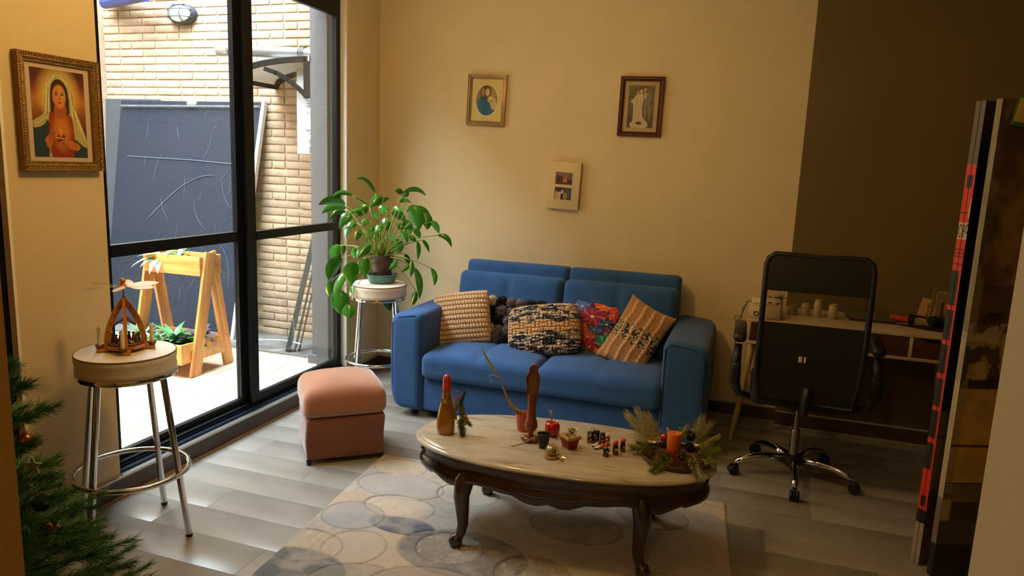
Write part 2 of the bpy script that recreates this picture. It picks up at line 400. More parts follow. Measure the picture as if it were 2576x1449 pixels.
# patio roof gutter, top left
gt=thing('roof_gutter','blue metal roof gutter along the top of the patio wall','gutter',(-2.55,.24,2.80),-.30)
G().tube([(-.34,0,0),(.34,0,.0)],.05,10).build('gutter_tube',mat('blue_gutter_paint','2b3f86',.35,.3),gt)
G().bb(-.34,.34,-.06,.12,.05,.062).build('flashing',mat('pale_flashing','8d93a5',.4,.5),gt)
# bulkhead lamp
bl=thing('bulkhead_lamp','oval caged bulkhead wall lamp high on the brick wall','wall lamp',(-2.110,BY-.01,2.70))
DG=mat('dark_grey_metal','34373c',.5,.4)
g=G(); g.sphere((0,0,0),(1,1,1),28,10); 
def ovalring(rx,rz,y,r,seg=32): return [(rx*math.cos(2*PI*i/seg),y,rz*math.sin(2*PI*i/seg)) for i in range(seg)]
g=G(); n=32
P=[]
for (s_,y_) in ((1,0),(1,-.045),(.93,-.06),(.86,-.062)): P.append([(.135*s_*math.cos(2*PI*i/n),y_,.085*s_*math.sin(2*PI*i/n)) for i in range(n)])
g.grid(P,wrap=True); g.build('housing',DG,bl)
G().sphere((0,-.05,0),(.115,.065,.068),24,12).build('diffuser',mat('frosted_white_glass','e8ecf2',.35),bl)
g=G()
for xx in (-.05,.05): g.tube([(xx,-.055+-.068*math.sin(a),.075*math.cos(a)) for a in np.linspace(0,PI,14)],.004,6)
for zz in (-.03,.03): g.tube([(-.12*math.cos(a),-.055-.066*math.sin(a),zz) for a in np.linspace(0,PI,16)],.004,6)
g.tube(ovalring(.118,.073,-.062,.006),.006,6,closed=True); g.build('cage',DG,bl)
# slate board leaning on the brick
SL=mat('slate_board','20242f',.75,spec=.25,scale=3,col2='1f242e',bump=.25,bscale=40)
def vadd(a,b): return (a[0]+b[0],a[1]+b[1],a[2]+b[2])
bd=thing('slate_panel','tall scratched dark slate panel leaning against the brick wall','panel',(0,0,0))
def slab(x0,x1,z0,z1,yb,yt,th,dx=0,dl=0): # leaning sheet: bottom at yb, top at yt
    vs=[]
    for (z,y,d) in ((z0,yb,0),(z1,yt,dx)):
        for yy in (0,th): vs+= [(x0+(dl if d else 0),y+yy,z),(x1+d,y+yy,z)]
    return vs,[(0,1,5,4),(2,6,7,3),(0,4,6,2),(1,3,7,5),(4,5,7,6),(0,2,3,1)]
g=G(); g.add(*slab(-2.86,-1.46,.012,1.985,.14,.40,.02,.165,.05)); g.build('sheet',SL,bd)
g=G(); g.add(*slab(-1.475,-1.445,.012,1.99,.128,.388,.04,.165,.165)); g.build('edge_strip',mat('white_edge_strip','dcdcd8',.5),bd)
g=G(); g.add([(-2.78,.372,1.925),(-1.32,.375,1.935),(-1.32,.365,1.945),(-2.78,.362,1.935),(-2.78,.372,1.945),(-1.32,.375,1.955),(-1.32,.365,1.955),(-2.78,.362,1.945)],[(0,3,2,1),(4,5,6,7),(0,1,5,4),(1,2,6,5),(2,3,7,6),(3,0,4,7)]); g.build('top_rail',mat('worn_grey_rail','777a80',.7,var=.4,scale=30),bd)
# crack line and scratches, thin raised chalk marks
SC=mat('pale_scratch','5d6678',.7)
def onb(x,z): 
    t=(z-.012)/1.993; return (x,.14+.26*t-.0015,z)
g=G()
g.tube([onb(-2.70,1.50),onb(-2.0,1.49),onb(-1.3,1.46)],.004,4)
rs=random.Random(3)
for i in range(34):
    x=rs.uniform(-2.55,-1.5); z=rs.uniform(.35,1.85); a=rs.choice([rs.uniform(-1.7,-1.3),rs.uniform(.3,1.2),rs.uniform(1.2,1.7)]); l=rs.uniform(.06,.32); cv=rs.uniform(-.5,.5)
    pts=[]
    for t in np.linspace(0,1,7): aa=a+cv*t; x2=x+l*t*math.cos(aa); z2=z+l*t*math.sin(aa); pts.append(onb(min(x2,-1.48+.13*z2),min(max(z2,.05),1.9)))
    g.tube(pts,[.0004,.0010,.0013,.0013,.0013,.0009,.0003],4)
pts=[onb(-2.45+.7*t,.95+.42*math.sin(t*1.6)) for t in np.linspace(0,1,12)]; g.tube(pts,[.0008]+[.0035]*10+[.0008],4)
g.build('scratches',SC,bd,kind='stuff')
G().rbox((-2.02,.385,1.97),(.09,.02,.03),.004).build('white_clip',WTRIM,bd,label='white clip')
# second dark sheet behind
b2=G(); b2.add(*slab(-3.01,-2.40,.012,2.0,.30,.42,.012,0)); b2.build('backing_sheet',mat('dark_backing','3c3f42',.7,var=.1,scale=5),None,label='grey sheet showing left of the slate panel, behind its edge',cat='sheet')
# leaning dark rods
RODM=mat('dark_grey_rod','3f4446',.5,.3)
rods=[((-.83,.02,.013),(-.60,.20,1.28),.020),((-.80,.0,.013),(-.585,.18,1.22),.014),((-.765,.03,.013),(-.57,.20,1.16),.010),((-.745,.06,.013),(-.56,.22,1.1),.008)]
for i,(a,b,r_) in enumerate(rods):
    a=Vector(a);b=Vector(b)
    d=(b-a).normalized(); q=d.to_track_quat('Z','Y').to_matrix().to_4x4(); 
    g=G().rbox((0,0,(b-a).length/2),(r_*2,r_*1.4,(b-a).length),.002,1,T=Matrix.Translation(a)@q)
    g.build('metal_rod',RODM,None,label=['thickest dark metal bar leaning in the patio corner','second thickest dark bar leaning in the patio corner','thin dark bar leaning in the patio corner, right of the thick ones','thinnest dark bar leaning in the patio corner, rightmost at the foot'][i],cat='bar',group='metal bars leaning by the grey column')
hs=G().tube([(-1.30+.0*t+.62*t,-.02+.07*math.sin(t*3),.045+.05*math.sin(t*PI*.5)) for t in np.linspace(0,1,16)],.006,6); hs.build('clear_hose',mat('clear_hose_plastic','b9bcc0',.2),None,label='clear thin hose lying on the patio floor by the leaning bars',cat='hose')
# door awning
aw=thing('door_awning','curved door awning with black arms and white sheet above the patio','awning',(-.513,-.08,0))
AWM=mat('awning_black_plastic','07090c',.55,0,.15)
def bracket(y):
    g=G(); h=.016; 
    g.bb(-.06,0,y-h,y+h,1.975,2.262)
    arc=[]
    for t in np.linspace(0,1,12):
        a=PI/2*t; arc.append((-.03-.65*math.sin(a*.98),y,2.105+.145*math.cos(a)**.9 if t<1 else 2.105))
    for i in range(len(arc)-1):
        p,q=Vector(arc[i]),Vector(arc[i+1]); d=(q-p); T=Matrix.Translation((p+q)/2)@d.to_track_quat('X','Z').to_matrix().to_4x4(); g.box((0,0,0),(d.length*1.05,2*h,.034),T)
    st=[(-.40,y,2.185),(-.30,y,2.155),(-.2,y,2.105),(-.11,y,2.045),(-.04,y,1.985)]
    for i in range(len(st)-1):
        p,q=Vector(st[i]),Vector(st[i+1]); d=(q-p); T=Matrix.Translation((p+q)/2)@d.to_track_quat('X','Z').to_matrix().to_4x4(); g.box((0,0,0),(d.length*1.08,2*h*.9,.03),T)
    return g
for yy in (0,.50): bracket(yy).build('bracket_arm',AWM,aw)
P=[]
for yy in (-.02,.52):
    P.append([(-.02-.66*math.sin(PI/2*t*.98),yy,2.124+.145*math.cos(PI/2*t)**.9) for t in np.linspace(0,1,14)])
sh=mat('milky_polycarbonate','f1f3f4',.3)
bs=sh.node_tree.nodes['Principled BSDF']; bs.inputs['Transmission Weight'].default_value=.6
g=G(); g.grid(P); g.grid([[ (p[0],p[1],p[2]+.004) for p in r_] for r_ in P],flip=True); g.build('sheet',sh,aw)
G().bb(-.70,-.675,-.02,.52,2.09,2.125).build('front_gutter',mat('grey_gutter','3a3e42',.4,.5),aw)
G().bb(-.012,0,-.03,.53,2.235,2.275).build('wall_rail',ALU,aw)
# water heater
wh=thing('water_heater','white gas water heater mounted on the grey patio wall','water heater',(-.513,.02,1.57))
WHM=mat('white_enamel','b4b7b7',.3)
G().rbox((-.105,.16,.32),(.20,.32,.64),.012,1,k=2).build('casing',WHM,wh)
g=G()
for i in range(6): g.rbox((-.09,-.003,.47-.022*i),(.05,.006,.007),.002)
g.build('louvres',mat('louvre_grey','9a9ea2',.5),wh)
p=Paint(40,60,'d3d8dd',1.5); p.ell(.5,.72,.42,.28,'b9c0c8'); p.rect(.08,.92,0,.72,'b9c0c8'); p.line(.25,.75,.4,.85,.03,'4a5058'); p.line(.4,.85,.28,.62,.03,'4a5058'); p.line(.3,.45,.75,.45,.03,'e8ecef'); p.line(.45,.7,.8,.7,.03,'6a7078'); p.ell(.62,.25,.12,.08,'e4e8ec')
p.panel(.075,.11,TR((-.09,-.0015,.28))).build('badge',PRINT,wh,None)
G().bb(-.125,-.055,-.003,0,.175,.19).bb(-.10,-.07,-.003,0,.155,.159).bb(-.10,-.055,-.004,0,.02,.03).build('print',mat('grey_print','7c8288',.6),wh,kind='stuff')
for zz in (.06,.11): G().lathe([(.012,0),(.012,.014),(.008,.016)],14,T=TR((-.085,-.0005,zz),PI/2)).build('knob',mat('knob_grey','b4b8bc',.3,.5),wh)
G().tube([(-.06,.1,0),(-.06,.08,-.05),(-.05,.06,-.12),(-.03,.05,-.16),(-.03,.04,-.25)],.008,8).tube([(-.11,.2,0),(-.10,.2,-.07),(-.04,.18,-.12)],.010,8).build('gas_pipe',mat('pipe_metal','8d8a84',.35,.8),wh)
vf=thing('vent_duct','silver vent duct running left above the water heater','duct',(-.613,.18,2.33))
DU=mat('galvanised_duct','85888b',.28,.85)
G().tube([(-.85,0,.04),(-.1,0,.0),(-.04,0,-.01),(0,0,-.05),(0,0,-.115)],[.045,.045,.048,.046,.046],16).build('pipe',DU,vf)
g=G()
for xx in (-.17,-.155,-.14,-.125,-.03,-.015): g.tube([(xx,0,.004),(xx-.006,0,.004)],.052,16)
g.build('corrugation',DU,vf); 
G().lathe([(.047,0),(.05,.02),(.05,.1),(.047,.11)],16,T=TR((-.83,0,.04),0,-PI/2)).build('end_cap',mat('worn_duct','a7a39d',.4,.7),vf)
vp=thing('water_pipe','white bent water pipe with red valve on the grey column','pipe',(-.62,.40,0))
G().tube([(.06,0,1.33),(.03,0,1.36),(0,0,1.33),(0,0,1.05),(.02,0,1.0),(.02,0,.9)],.012,8).lathe([(.018,0),(.018,.05)],10,T=TR((0,0,1.16))).build('pipe_run',mat('pvc_grey_white','cfcfcb',.4),vp)
G().rbox((-.035,-.01,1.13),(.016,.01,.09),.004).build('valve_lever',mat('red_lever','b3271e',.4),vp,label='red valve lever')
# planter stand
PX=-1.0
PINE=wood_mat('honey_pine','d99a4c','a9692c',.5,5,2,.1,7,1,.2)
PINEX=wood_mat('honey_pine_boards','d99a4c','a9692c',.5,5,0,.1,7,1,.2)
SOIL=mat('dark_soil','33261d',.95,col2='5a4433',scale=60,bump=1,bscale=120)
ps=thing('planter_stand','two-tier honey pine planter stand with A-shaped legs on the patio','planter stand',(PX,-.70,0))
def board(a,b,wd,th,mt,name='leg',par=None,side=(0,1,0)):
    a=Vector(a); b=Vector(b); d=(b-a); z=d.normalized(); y_=Vector(side); y_=(y_-z*y_.dot(z)).normalized(); x_=y_.cross(z)
    T=Matrix((x_,y_,z)).transposed().to_4x4(); T.translation=(a+b)/2
    o=G().rbox((0,0,0),(th,wd,d.length),.003,1).build(name,mt,par); o.matrix_local=T; return o
LW=.52
for xx in (0,-LW):
    board((xx,-.10,0),(xx,.085,.86),.095,.022,PINE,'leg',ps); board((xx-.024,.27,0),(xx-.024,.115,.86),.095,.022,PINE,'leg',ps)
# fix slants: front leg leans to the back
def crate(name,x0,x1,y0,y1,z0,z1,par):
    t=.018; o=G().bb(x0,x1,y0,y1,z0,z0+.015).build(name,PINEX,par)
    for (a,b,c,d) in ((x0,x1,y0-t,y0),(x0,x1,y1,y1+t)): G().rbox(((a+b)/2,(c+d)/2,(z0+z1)/2),(b-a+2*t,d-c,z1-z0),.003).build('board',PINEX,o)
    for (a,b,c,d) in ((x0-t,x0,y0,y1),(x1,x1+t,y0,y1)): G().rbox(((a+b)/2,(c+d)/2,(z0+z1)/2),(b-a,d-c,z1-z0-.002),.003).build('board',PINEX,o)
    g=G(); nx,ny=20,12
    g.grid([[ (x0+(x1-x0)*i/(nx-1),y0+(y1-y0)*j/(ny-1),z1-.03+.012*noise.noise(Vector((i*.9,j*.9,x0)))) for i in range(nx)] for j in range(ny)]); g.build('soil',SOIL,o,kind='stuff')
    return o
crate('upper_box',-LW+.03,-.03,.01,.19,.70,.835,ps)
crate('lower_box',-LW+.03,-.03,-.19,.20,.105,.245,ps)
def rosette(name,loc,n,L,wd,m,label,group=None,seed=1,tilt=(15,75),par=None,cat='plant'):
    rs=random.Random(seed); t=thing(name,label,cat,loc,0,group)
    for i in range(int(n*1.35)):
        az=i*2.4+rs.uniform(-.3,.3); el=math.radians(rs.uniform(*tilt)); l=L*rs.uniform(.7,1.1)
        pts=[]; nseg=7
        for s in range(nseg+1):
            u=s/nseg; e2=el-u*.8; 
            if s==0: x=z=0
            else: x+=l/nseg*math.cos(e2); z+=l/nseg*math.sin(e2)
            w_=wd*math.sin(PI*min(1,(u*.93+.07))**.8)*(1 if s<nseg else .05); pts.append([(x,-w_,z+.25*w_),(x,0,z),(x,w_,z+.25*w_)])
        g=G(); g.grid(pts,T=rotz(az)); g.build('leaf',m,t,3.1)
    return t
LG=mat('outdoor_leaf_green','4f8a50',.4,var=.25,scale=14); LG2=mat('outdoor_leaf_pale','a9c9a0',.4,var=.3,scale=14); LP=mat('purple_leaf','7c5c78',.4,var=.3,scale=10)
oz=.205
for i,(x,y,s,m,l) in enumerate([(-.44,-.08,.125,LG,'leftmost broad-leaved plant in the lower planter box'),(-.33,-.14,.12,LG2,'pale-leaved plant at the left front of the lower planter box'),(-.22,-.06,.14,LG,'large green rosette plant at the middle of the lower planter box'),(-.26,-.16,.11,LG2,'pale green plant hanging over the front edge of the lower box'),(-.13,.10,.13,LP,'purple-tinged plant at the back of the lower planter box'),(-.08,.0,.11,LG,'green plant behind the front leg of the planter stand')]):
    rosette('spiderwort',(PX+x,-.70+y,oz),17,s*1.45,.023,m,l,'plants in the lower planter box',i+3)
rosette('spiderwort',(PX-.41,-.66,.80),16,.19,.024,LG2,'pale-leaved plant hanging over the upper planter box','plants in the upper planter box',31,(-20,55))
rosette('spiderwort',(PX-.27,-.62,.80),16,.12,.018,LG,'small green plant at the back of the upper planter box','plants in the upper planter box',32)
LEAVES=[[-0.025,-0.052,0.576,-0.066,-0.089,0.683,-0.108,-0.134,0.659,0.022],[-0.128,-0.146,0.558,-0.187,-0.198,0.593,-0.21,-0.242,0.549,0.025],[-0.176,-0.16,0.497,-0.24,-0.213,0.544,-0.292,-0.272,0.493,0.05],[-0.245,-0.037,0.466,-0.315,-0.075,0.496,-0.372,-0.116,0.429,0.045],[-0.151,-0.192,0.455,-0.195,-0.239,0.471,-0.22,-0.271,0.399,0.028],[-0.12,-0.165,0.439,-0.15,-0.204,0.436,-0.182,-0.215,0.349,0.055],[-0.073,-0.043,0.483,-0.108,-0.074,0.477,-0.138,-0.09,0.416,0.055],[0.011,-0.014,0.536,-0.022,-0.046,0.551,-0.046,-0.073,0.482,0.06],[-0.121,0.034,0.482,-0.163,0.011,0.519,-0.204,-0.01,0.54,0.015],[0.019,0.05,0.535,0.002,0.034,0.545,-0.011,-0.004,0.498,0.022],[0.14,0.006,0.572,0.126,-0.021,0.602,0.099,-0.031,0.598,0.03],[0.145,0.001,0.583,0.229,0.027,0.636,0.276,0.057,0.567,0.028],[0.162,0.051,0.579,0.151,0.029,0.582,0.131,0.024,0.551,0.028],[0.05,0.129,0.513,0.083,0.147,0.545,0.131,0.144,0.51,0.024],[0.11,0.115,0.46,0.197,0.156,0.505,0.247,0.185,0.442,0.034],[0.169,0.023,0.483,0.228,0.035,0.471,0.239,0.04,0.345,0.085],[0.236,0.093,0.453,0.281,0.102,0.42,0.277,0.081,0.352,0.06],[0.295,0.084,0.404,0.338,0.087,0.389,0.361,0.079,0.333,0.038],[0.339,0.113,0.319,0.409,0.131,0.329,0.425,0.137,0.243,0.028],[0.218,0.139,0.277,0.247,0.146,0.255,0.26,0.157,0.195,0.02],[0.17,0.162,0.264,0.186,0.167,0.212,0.171,0.167,0.139,0.024],[0.157,0.12,0.35,0.19,0.13,0.33,0.207,0.123,0.286,0.034],[0.074,0.142,0.39,0.111,0.161,0.375,0.13,0.153,0.314,0.062],[0.041,0.049,0.444,0.089,0.066,0.446,0.124,0.082,0.393,0.05],[0.014,-0.074,0.478,0.05,-0.075,0.491,0.083,-0.068,0.453,0.048],[0.031,0.048,0.403,0.003,0.025,0.382,-0.005,0.01,0.328,0.064],[0.174,0.038,0.307,0.203,0.036,0.303,0.215,0.051,0.272,0.028],[0.149,-0.037,0.335,0.185,-0.041,0.313,0.188,-0.03,0.265,0.046],[0.054,-0.037,0.313,0.088,-0.037,0.306,0.119,-0.048,0.273,0.028],[0.043,0.121,0.271,0.055,0.128,0.227,0.055,0.103,0.175,0.06],[-0.028,0.005,0.327,-0.022,-0.001,0.295,-0.024,-0.017,0.257,0.044],[-0.087,0.053,0.33,-0.118,0.036,0.306,-0.128,0.04,0.246,0.058],[-0.137,-0.013,0.329,-0.161,-0.03,0.309,-0.16,-0.062,0.26,0.038],[-0.168,-0.033,0.378,-0.195,-0.052,0.375,-0.205,-0.081,0.33,0.042],[-0.129,-0.177,0.367,-0.138,-0.205,0.343,-0.129,-0.232,0.3,0.034],[-0.082,-0.019,0.4,-0.104,-0.04,0.4,-0.121,-0.054,0.356,0.038],[-0.099,-0.069,0.457,-0.128,-0.098,0.472,-0.153,-0.136,0.445,0.028],[-0.272,-0.069,0.227,-0.315,-0.095,0.18,-0.287,-0.103,0.123,0.058],[-0.028,-0.092,0.252,-0.067,-0.133,0.233,-0.083,-0.17,0.167,0.06],[-0.064,0.06,0.223,-0.065,0.058,0.172,-0.046,0.037,0.132,0.06],[-0.168,-0.211,0.168,-0.212,-0.259,0.115,-0.219,-0.28,0.035,0.074],[-0.088,-0.168,0.139,-0.118,-0.209,0.076,-0.089,-0.223,0.002,0.086],[-0.032,-0.135,0.173,-0.042,-0.165,0.117,-0.027,-0.16,0.059,0.062],[-0.233,-0.064,0.229,-0.241,-0.073,0.204,-0.242,-0.065,0.17,0.026],[-0.138,-0.223,0.076,-0.163,-0.265,0.019,-0.166,-0.3,-0.058,0.046],[-0.235,-0.223,0.019,-0.237,-0.247,-0.03,-0.219,-0.27,-0.074,0.038],[-0.172,-0.218,-0.037,-0.167,-0.241,-0.106,-0.163,-0.238,-0.185,0.098],[-0.12,-0.225,-0.119,-0.094,-0.24,-0.16,-0.092,-0.248,-0.205,0.068],[0.123,-0.03,0.157,0.117,-0.056,0.127,0.102,-0.094,0.103,0.028],[0.091,0.144,0.175,0.112,0.155,0.144,0.122,0.149,0.101,0.03],[0.196,0.003,0.132,0.186,-0.025,0.109,0.167,-0.057,0.089,0.02],[0.223,-0.023,0.162,0.243,-0.04,0.105,0.238,-0.067,0.066,0.028],[0.185,0.105,0.092,0.226,0.117,-0.0,0.226,0.09,-0.106,0.038],[0.226,0.04,-0.044,0.228,0.021,-0.091,0.222,-0.01,-0.132,0.034],[0.291,0.128,0.098,0.33,0.135,0.048,0.321,0.108,-0.01,0.028],[-0.014,0.095,-0.115,-0.007,0.099,-0.158,0.012,0.102,-0.208,0.048],[0.03,0.119,-0.113,0.03,0.118,-0.147,0.039,0.09,-0.178,0.018],[0.107,-0.056,0.486,0.142,-0.061,0.495,0.175,-0.06,0.471,0.028],[-0.036,-0.029,0.356,-0.048,-0.048,0.356,-0.055,-0.056,0.333,0.03],[0.136,0.156,0.387,0.16,0.167,0.383,0.177,0.175,0.345,0.028],[-0.123,-0.14,0.229,-0.116,-0.156,0.196,-0.095,-0.173,0.169,0.028],[-0.108,-0.215,0.007,-0.083,-0.23,-0.019,-0.068,-0.246,-0.047,0.03],[0.146,0.025,0.34,0.17,0.021,0.327,0.187,0.011,0.298,0.04],[0.028,-0.053,0.373,0.015,-0.08,0.364,0.004,-0.091,0.324,0.038],[0.102,-0.001,0.375,0.131,-0.003,0.377,0.145,0.003,0.347,0.036],[-0.059,-0.039,0.443,-0.032,-0.037,0.444,-0.005,-0.045,0.411,0.034]]
# ---------------------------------------------------------------- sofa
BLUE=mat('blue_sofa_fabric','23528a',.9,var=.12,scale=18,bump=.18,bscale=600,sheen=.12)
BLUED=mat('dark_blue_piping','1c3860',.8)
BLK=mat('black_plastic','0d0d0e',.5)
sofa=thing('sofa','blue fabric two-seat sofa against the cream wall','sofa',(1.51,-.48,0))
SX,SY=1.51,-.48
def soft(amt,axis=2,sgn=1,p=.6,seams=(),sax=0,sw=.03,sd=.012,others=None):
    def fn(q,h):
        if q[axis]*sgn>0.0*h[axis]:
            k=1
            for a in range(3):
                if a!=axis: k*=max(0,1-abs(q[a]/h[a])**2.6)
            k=k**p; d=amt*k
            for s_ in seams: d-=sd*math.exp(-((q[sax]-s_)/sw)**2)*min(1,k*2)
            q[axis]+=sgn*d
        return q
    return fn
def arm(x0,x1,left):
    cx=(x0+x1)/2-SX; h=.61
    def fn(q,hh):
        z=q[2]+hh[2]; o=-1 if left else 1
        xo=(q[0]*o+hh[0])/(2*hh[0]) # 0 inner .. 1 outer
        if z<.14: q[0]-=o*(.075*(1-math.sqrt(max(0,1-((.14-z)/.14)**2))))*xo
        if z>hh[2]*1.7: q[2]-=.022*xo**2
        q[0]+=o*.006*math.sin(PI*z/.6)*xo
        return q
    g=G().rbox((cx,-.01,.35),(x1-x0,.84,h),.045,10,fn=fn,k=3)
    a=g.build('armrest',BLUE,sofa,3.1)
    # piping round the front face
    ring=[]; w2=(x1-x0)/2-.016; z0,z1=.062,.641
    o=-1 if left else 1
    pts=[(-o*w2,z0),(-o*w2,z1-.03),(-o*(w2-.03),z1)]+[(o*(w2-.045),z1-.018),(o*w2*.98,z1-.06),(o*w2,.30),(o*(w2-.004),.2),(o*(w2-.03),.11),(o*(w2-.07),z0)]
    G().tube([(cx+p,-.4235,q) for p,q in pts],.0035,6,closed=True).build('piping',BLUED,a)
arm(.58,.790,True); arm(2.215,2.455,False)
G().rbox((0,-.395+.02,.155),(1.43,.06,.215),.02,12,fn=soft(.004,1,-1,.5,(-.36,0,.36),0,.008,.004)).build('front_panel',BLUE,sofa,3.1)
G().rbox((0,.05,.17),(1.43,.72,.2),.02,2).build('frame',BLUE,sofa)
for i,cx in enumerate((-.3575,.3575)):
    G().rbox((cx,-.155,.335),(.714,.595,.15),.042,26,fn=soft(.035,2,1,.5,(0,),0,.022,.016),k=3).build('seat_cushion',BLUE,sofa,3.1)
    T=TR((cx,.17,.62),-.17)
    g=G().rbox((0,0,0),(.712,.16,.46),.045,26,T=T,fn=soft(.03,1,-1,.5,(0,),0,.022,.014),k=3); g.build('back_cushion',BLUE,sofa,3.1)
    T=TR((cx,.31,.66),-.10)
    G().rbox((0,0,0),(.715,.13,.50),.032,26,T=T,fn=soft(.018,1,-1,.5,(0,),0,.022,.012),k=3).build('headrest',BLUE,sofa,3.1)
for (x,y) in ((-.80,-.33),(-.68,-.30),(.80,-.33),(-.80,.33),(.80,.33)): G().lathe([(.022,0),(.022,.05)],12,T=TR((x,y,0))).build('foot',BLK,sofa)
# seam lines on seat fronts
for cx in (-.3575,.3575):
    pts=[(cx-.004+.012*t,-.155-.20-.11*math.sin(t*PI/2)**.7,.335+.11*math.cos(t*PI/2)) for t in np.linspace(0,1,10)]
# ---------------------------------------------------------------- cushions
def cushion(w,h,t,n,bump=None,col=None,flange=0,pinch=.10,edge=.5,rnd=0):
    g=G(); cols=[]
    for side in (-1,1):
        u,v=np.meshgrid(np.linspace(-1,1,n),np.linspace(-1,1,n))
        x=u*w/2*(1-pinch*(1-v**2)*abs(u)**3-rnd*v**4); z=v*h/2*(1-pinch*(1-u**2)*abs(v)**3-rnd*u**4)
        k=np.clip((1-u**2)*(1-v**2),0,1)**edge; y=side*(t/2)*k
        if flange: 
            uu=np.clip(u/(1-flange),-1,1); vv=np.clip(v/(1-flange),-1,1); k=np.clip((1-uu**2)*(1-vv**2),0,1)**edge; y=side*(t/2*k+.003)
        if bump is not None: y=y+side*bump(u,v)*np.clip((1-np.maximum(abs(u),abs(v)))*12,.15,1)
        P=np.stack([x,y,z],-1); g.grid(P,flip=(side>0))
        c=np.ones((n,n,3)) if col is None else col(u,v,side); cols.append(c.reshape(-1,3))
    g.c=np.concatenate(cols); return g
def place(o,loc,rx,ry,rz): o.location=loc; o.rotation_euler=(rx,ry,rz); return o
YARN=mat('yarn_vertex','ffffff',.9,attr='Col',bump=.3,bscale=260,sheen=.2)
def lc(c): return np.array(lin(c))
# tan crochet cushion
def b1(u,v):
    r=(v+1)*5.5; k=np.floor(r); a=r-k
    st=np.abs(np.sin((u*9.5+k*.5)*PI+(a-.5)*1.2))**.7; rib=np.abs(np.sin(a*PI))**.5
    tall=(k%2)
    return .011*(rib*(.25+.75*st*tall+.6*(1-tall)*np.abs(np.sin((u*13)*PI))))-.003
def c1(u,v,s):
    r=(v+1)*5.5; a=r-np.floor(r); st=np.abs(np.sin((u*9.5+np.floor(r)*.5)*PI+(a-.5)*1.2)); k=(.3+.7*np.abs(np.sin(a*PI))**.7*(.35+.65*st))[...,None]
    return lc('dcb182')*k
o=cushion(.38,.345,.14,170,b1,c1,pinch=.02,edge=.4,rnd=.05).build('cushion',YARN,None,3.1,'tan crocheted cushion with rows of loops, leftmost on the sofa','cushion','cushions on the sofa'); place(o,(.905,-.545,.575),-.30,-.17,.10); c_tan=o
# pompom cushion
bc=cushion(.40,.30,.08,24,None,lambda u,v,s:np.ones(u.shape+(3,))*lc('17151a'))
pc=bc.build('cushion',YARN,None,3.1,'black cushion covered in grey, black and cream pompoms','cushion','cushions on the sofa'); place(pc,(1.225,-.43,.545),-.42,.02,0)
PMC=[mat('pompom_black','141217',.95),mat('pompom_grey','7a7079',.95,var=.3,scale=60),mat('pompom_cream','d6c8a8',.95,var=.2,scale=60)]
pm=[]
for k in range(3):
    r_=random.Random(k)
    g=G(); 
    for i in range(420):
        a=i*2.39996; zz=1-2*(i+.5)/420; rr=math.sqrt(1-zz*zz); d=Vector((rr*math.cos(a),rr*math.sin(a),zz)); l=.030*r_.uniform(.8,1.12)
        d=(d+Vector([r_.uniform(-.15,.15) for _ in range(3)])).normalized(); u=d.orthogonal().normalized()*.0022; w=d.cross(u)
        b=d*.006; e=d*l; n0=len(g.v); g.add([tuple(b+u),tuple(b-u*.5+w*.8),tuple(b-u*.5-w*.8),tuple(e+u*.8),tuple(e-u*.4+w*.7),tuple(e-u*.4-w*.7)],[(0,1,4,3),(1,2,5,4),(2,0,3,5),(3,4,5)])
    me=g.mesh('pompom',3.1); me.materials.append(PMC[k]); pm.append(me)
pat=[2,0,1,1,0,0, 0,1,1,0,0,1, 0,0,1,1,0,0, 2,1,1,0,1,2, 0,1,0,1,2,0]
for j in range(5):
    for i in range(6):
        q=link('pompom',pm[pat[j*6+i]],pc); q.location=(-.165+.066*i+.012*(j%2),-.045,.125-.06*j); q.rotation_euler=(i,j,i+j)
        s_=1.30+.15*math.sin(i*3+j*5); q.scale=(s_,s_,s_)
# chunky yarn cushion
def b3(u,v):
    r=(v+1)*6; k=np.floor(r); a=r-k; blk=((np.floor((u+1)*5)+np.floor((v+1)*4))%2)
    h1=np.abs(np.sin(a*PI))**.6*(.5+.5*np.abs(np.sin((u*13+k*.5)*PI)))
    r2=(u+1)*9; h2=np.abs(np.sin(r2*PI))**.6*(.5+.5*np.abs(np.sin(v*10*PI)))
    return .013*(blk*h1+(1-blk)*h2)
def c3(u,v,s):
    n1=fbm(u+3+.3*np.floor((v+1)*6)*.37,v*2.2,6,4,2); n2=fbm(u*2.0,v+9+.7*np.floor(u*9),5,5,2)
    c=np.where((n1>.53)[...,None],lc('16141a'),np.where((n2>.56)[...,None],lc('7c7478'),lc('d9c7a8')))
    c=np.where((n1<.36)[...,None],lc('cfa572'),c)
    band=(v>-.16+.06*np.sin(u*9))&(v<.26+.07*np.sin(u*7+1)); c=np.where(band[...,None],lc('cf9f66'),c)
    edge=(v>.93); c=np.where(edge[...,None],lc('cfa572'),c)
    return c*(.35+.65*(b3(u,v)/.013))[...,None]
o=cushion(.465,.32,.17,190,b3,c3,pinch=.0,edge=.38,rnd=.10).build('cushion',YARN,None,3.1,'cushion woven of thick black, grey, cream and tan yarn','cushion','cushions on the sofa'); place(o,(1.455,-.555,.56),-.38,-.17,0)
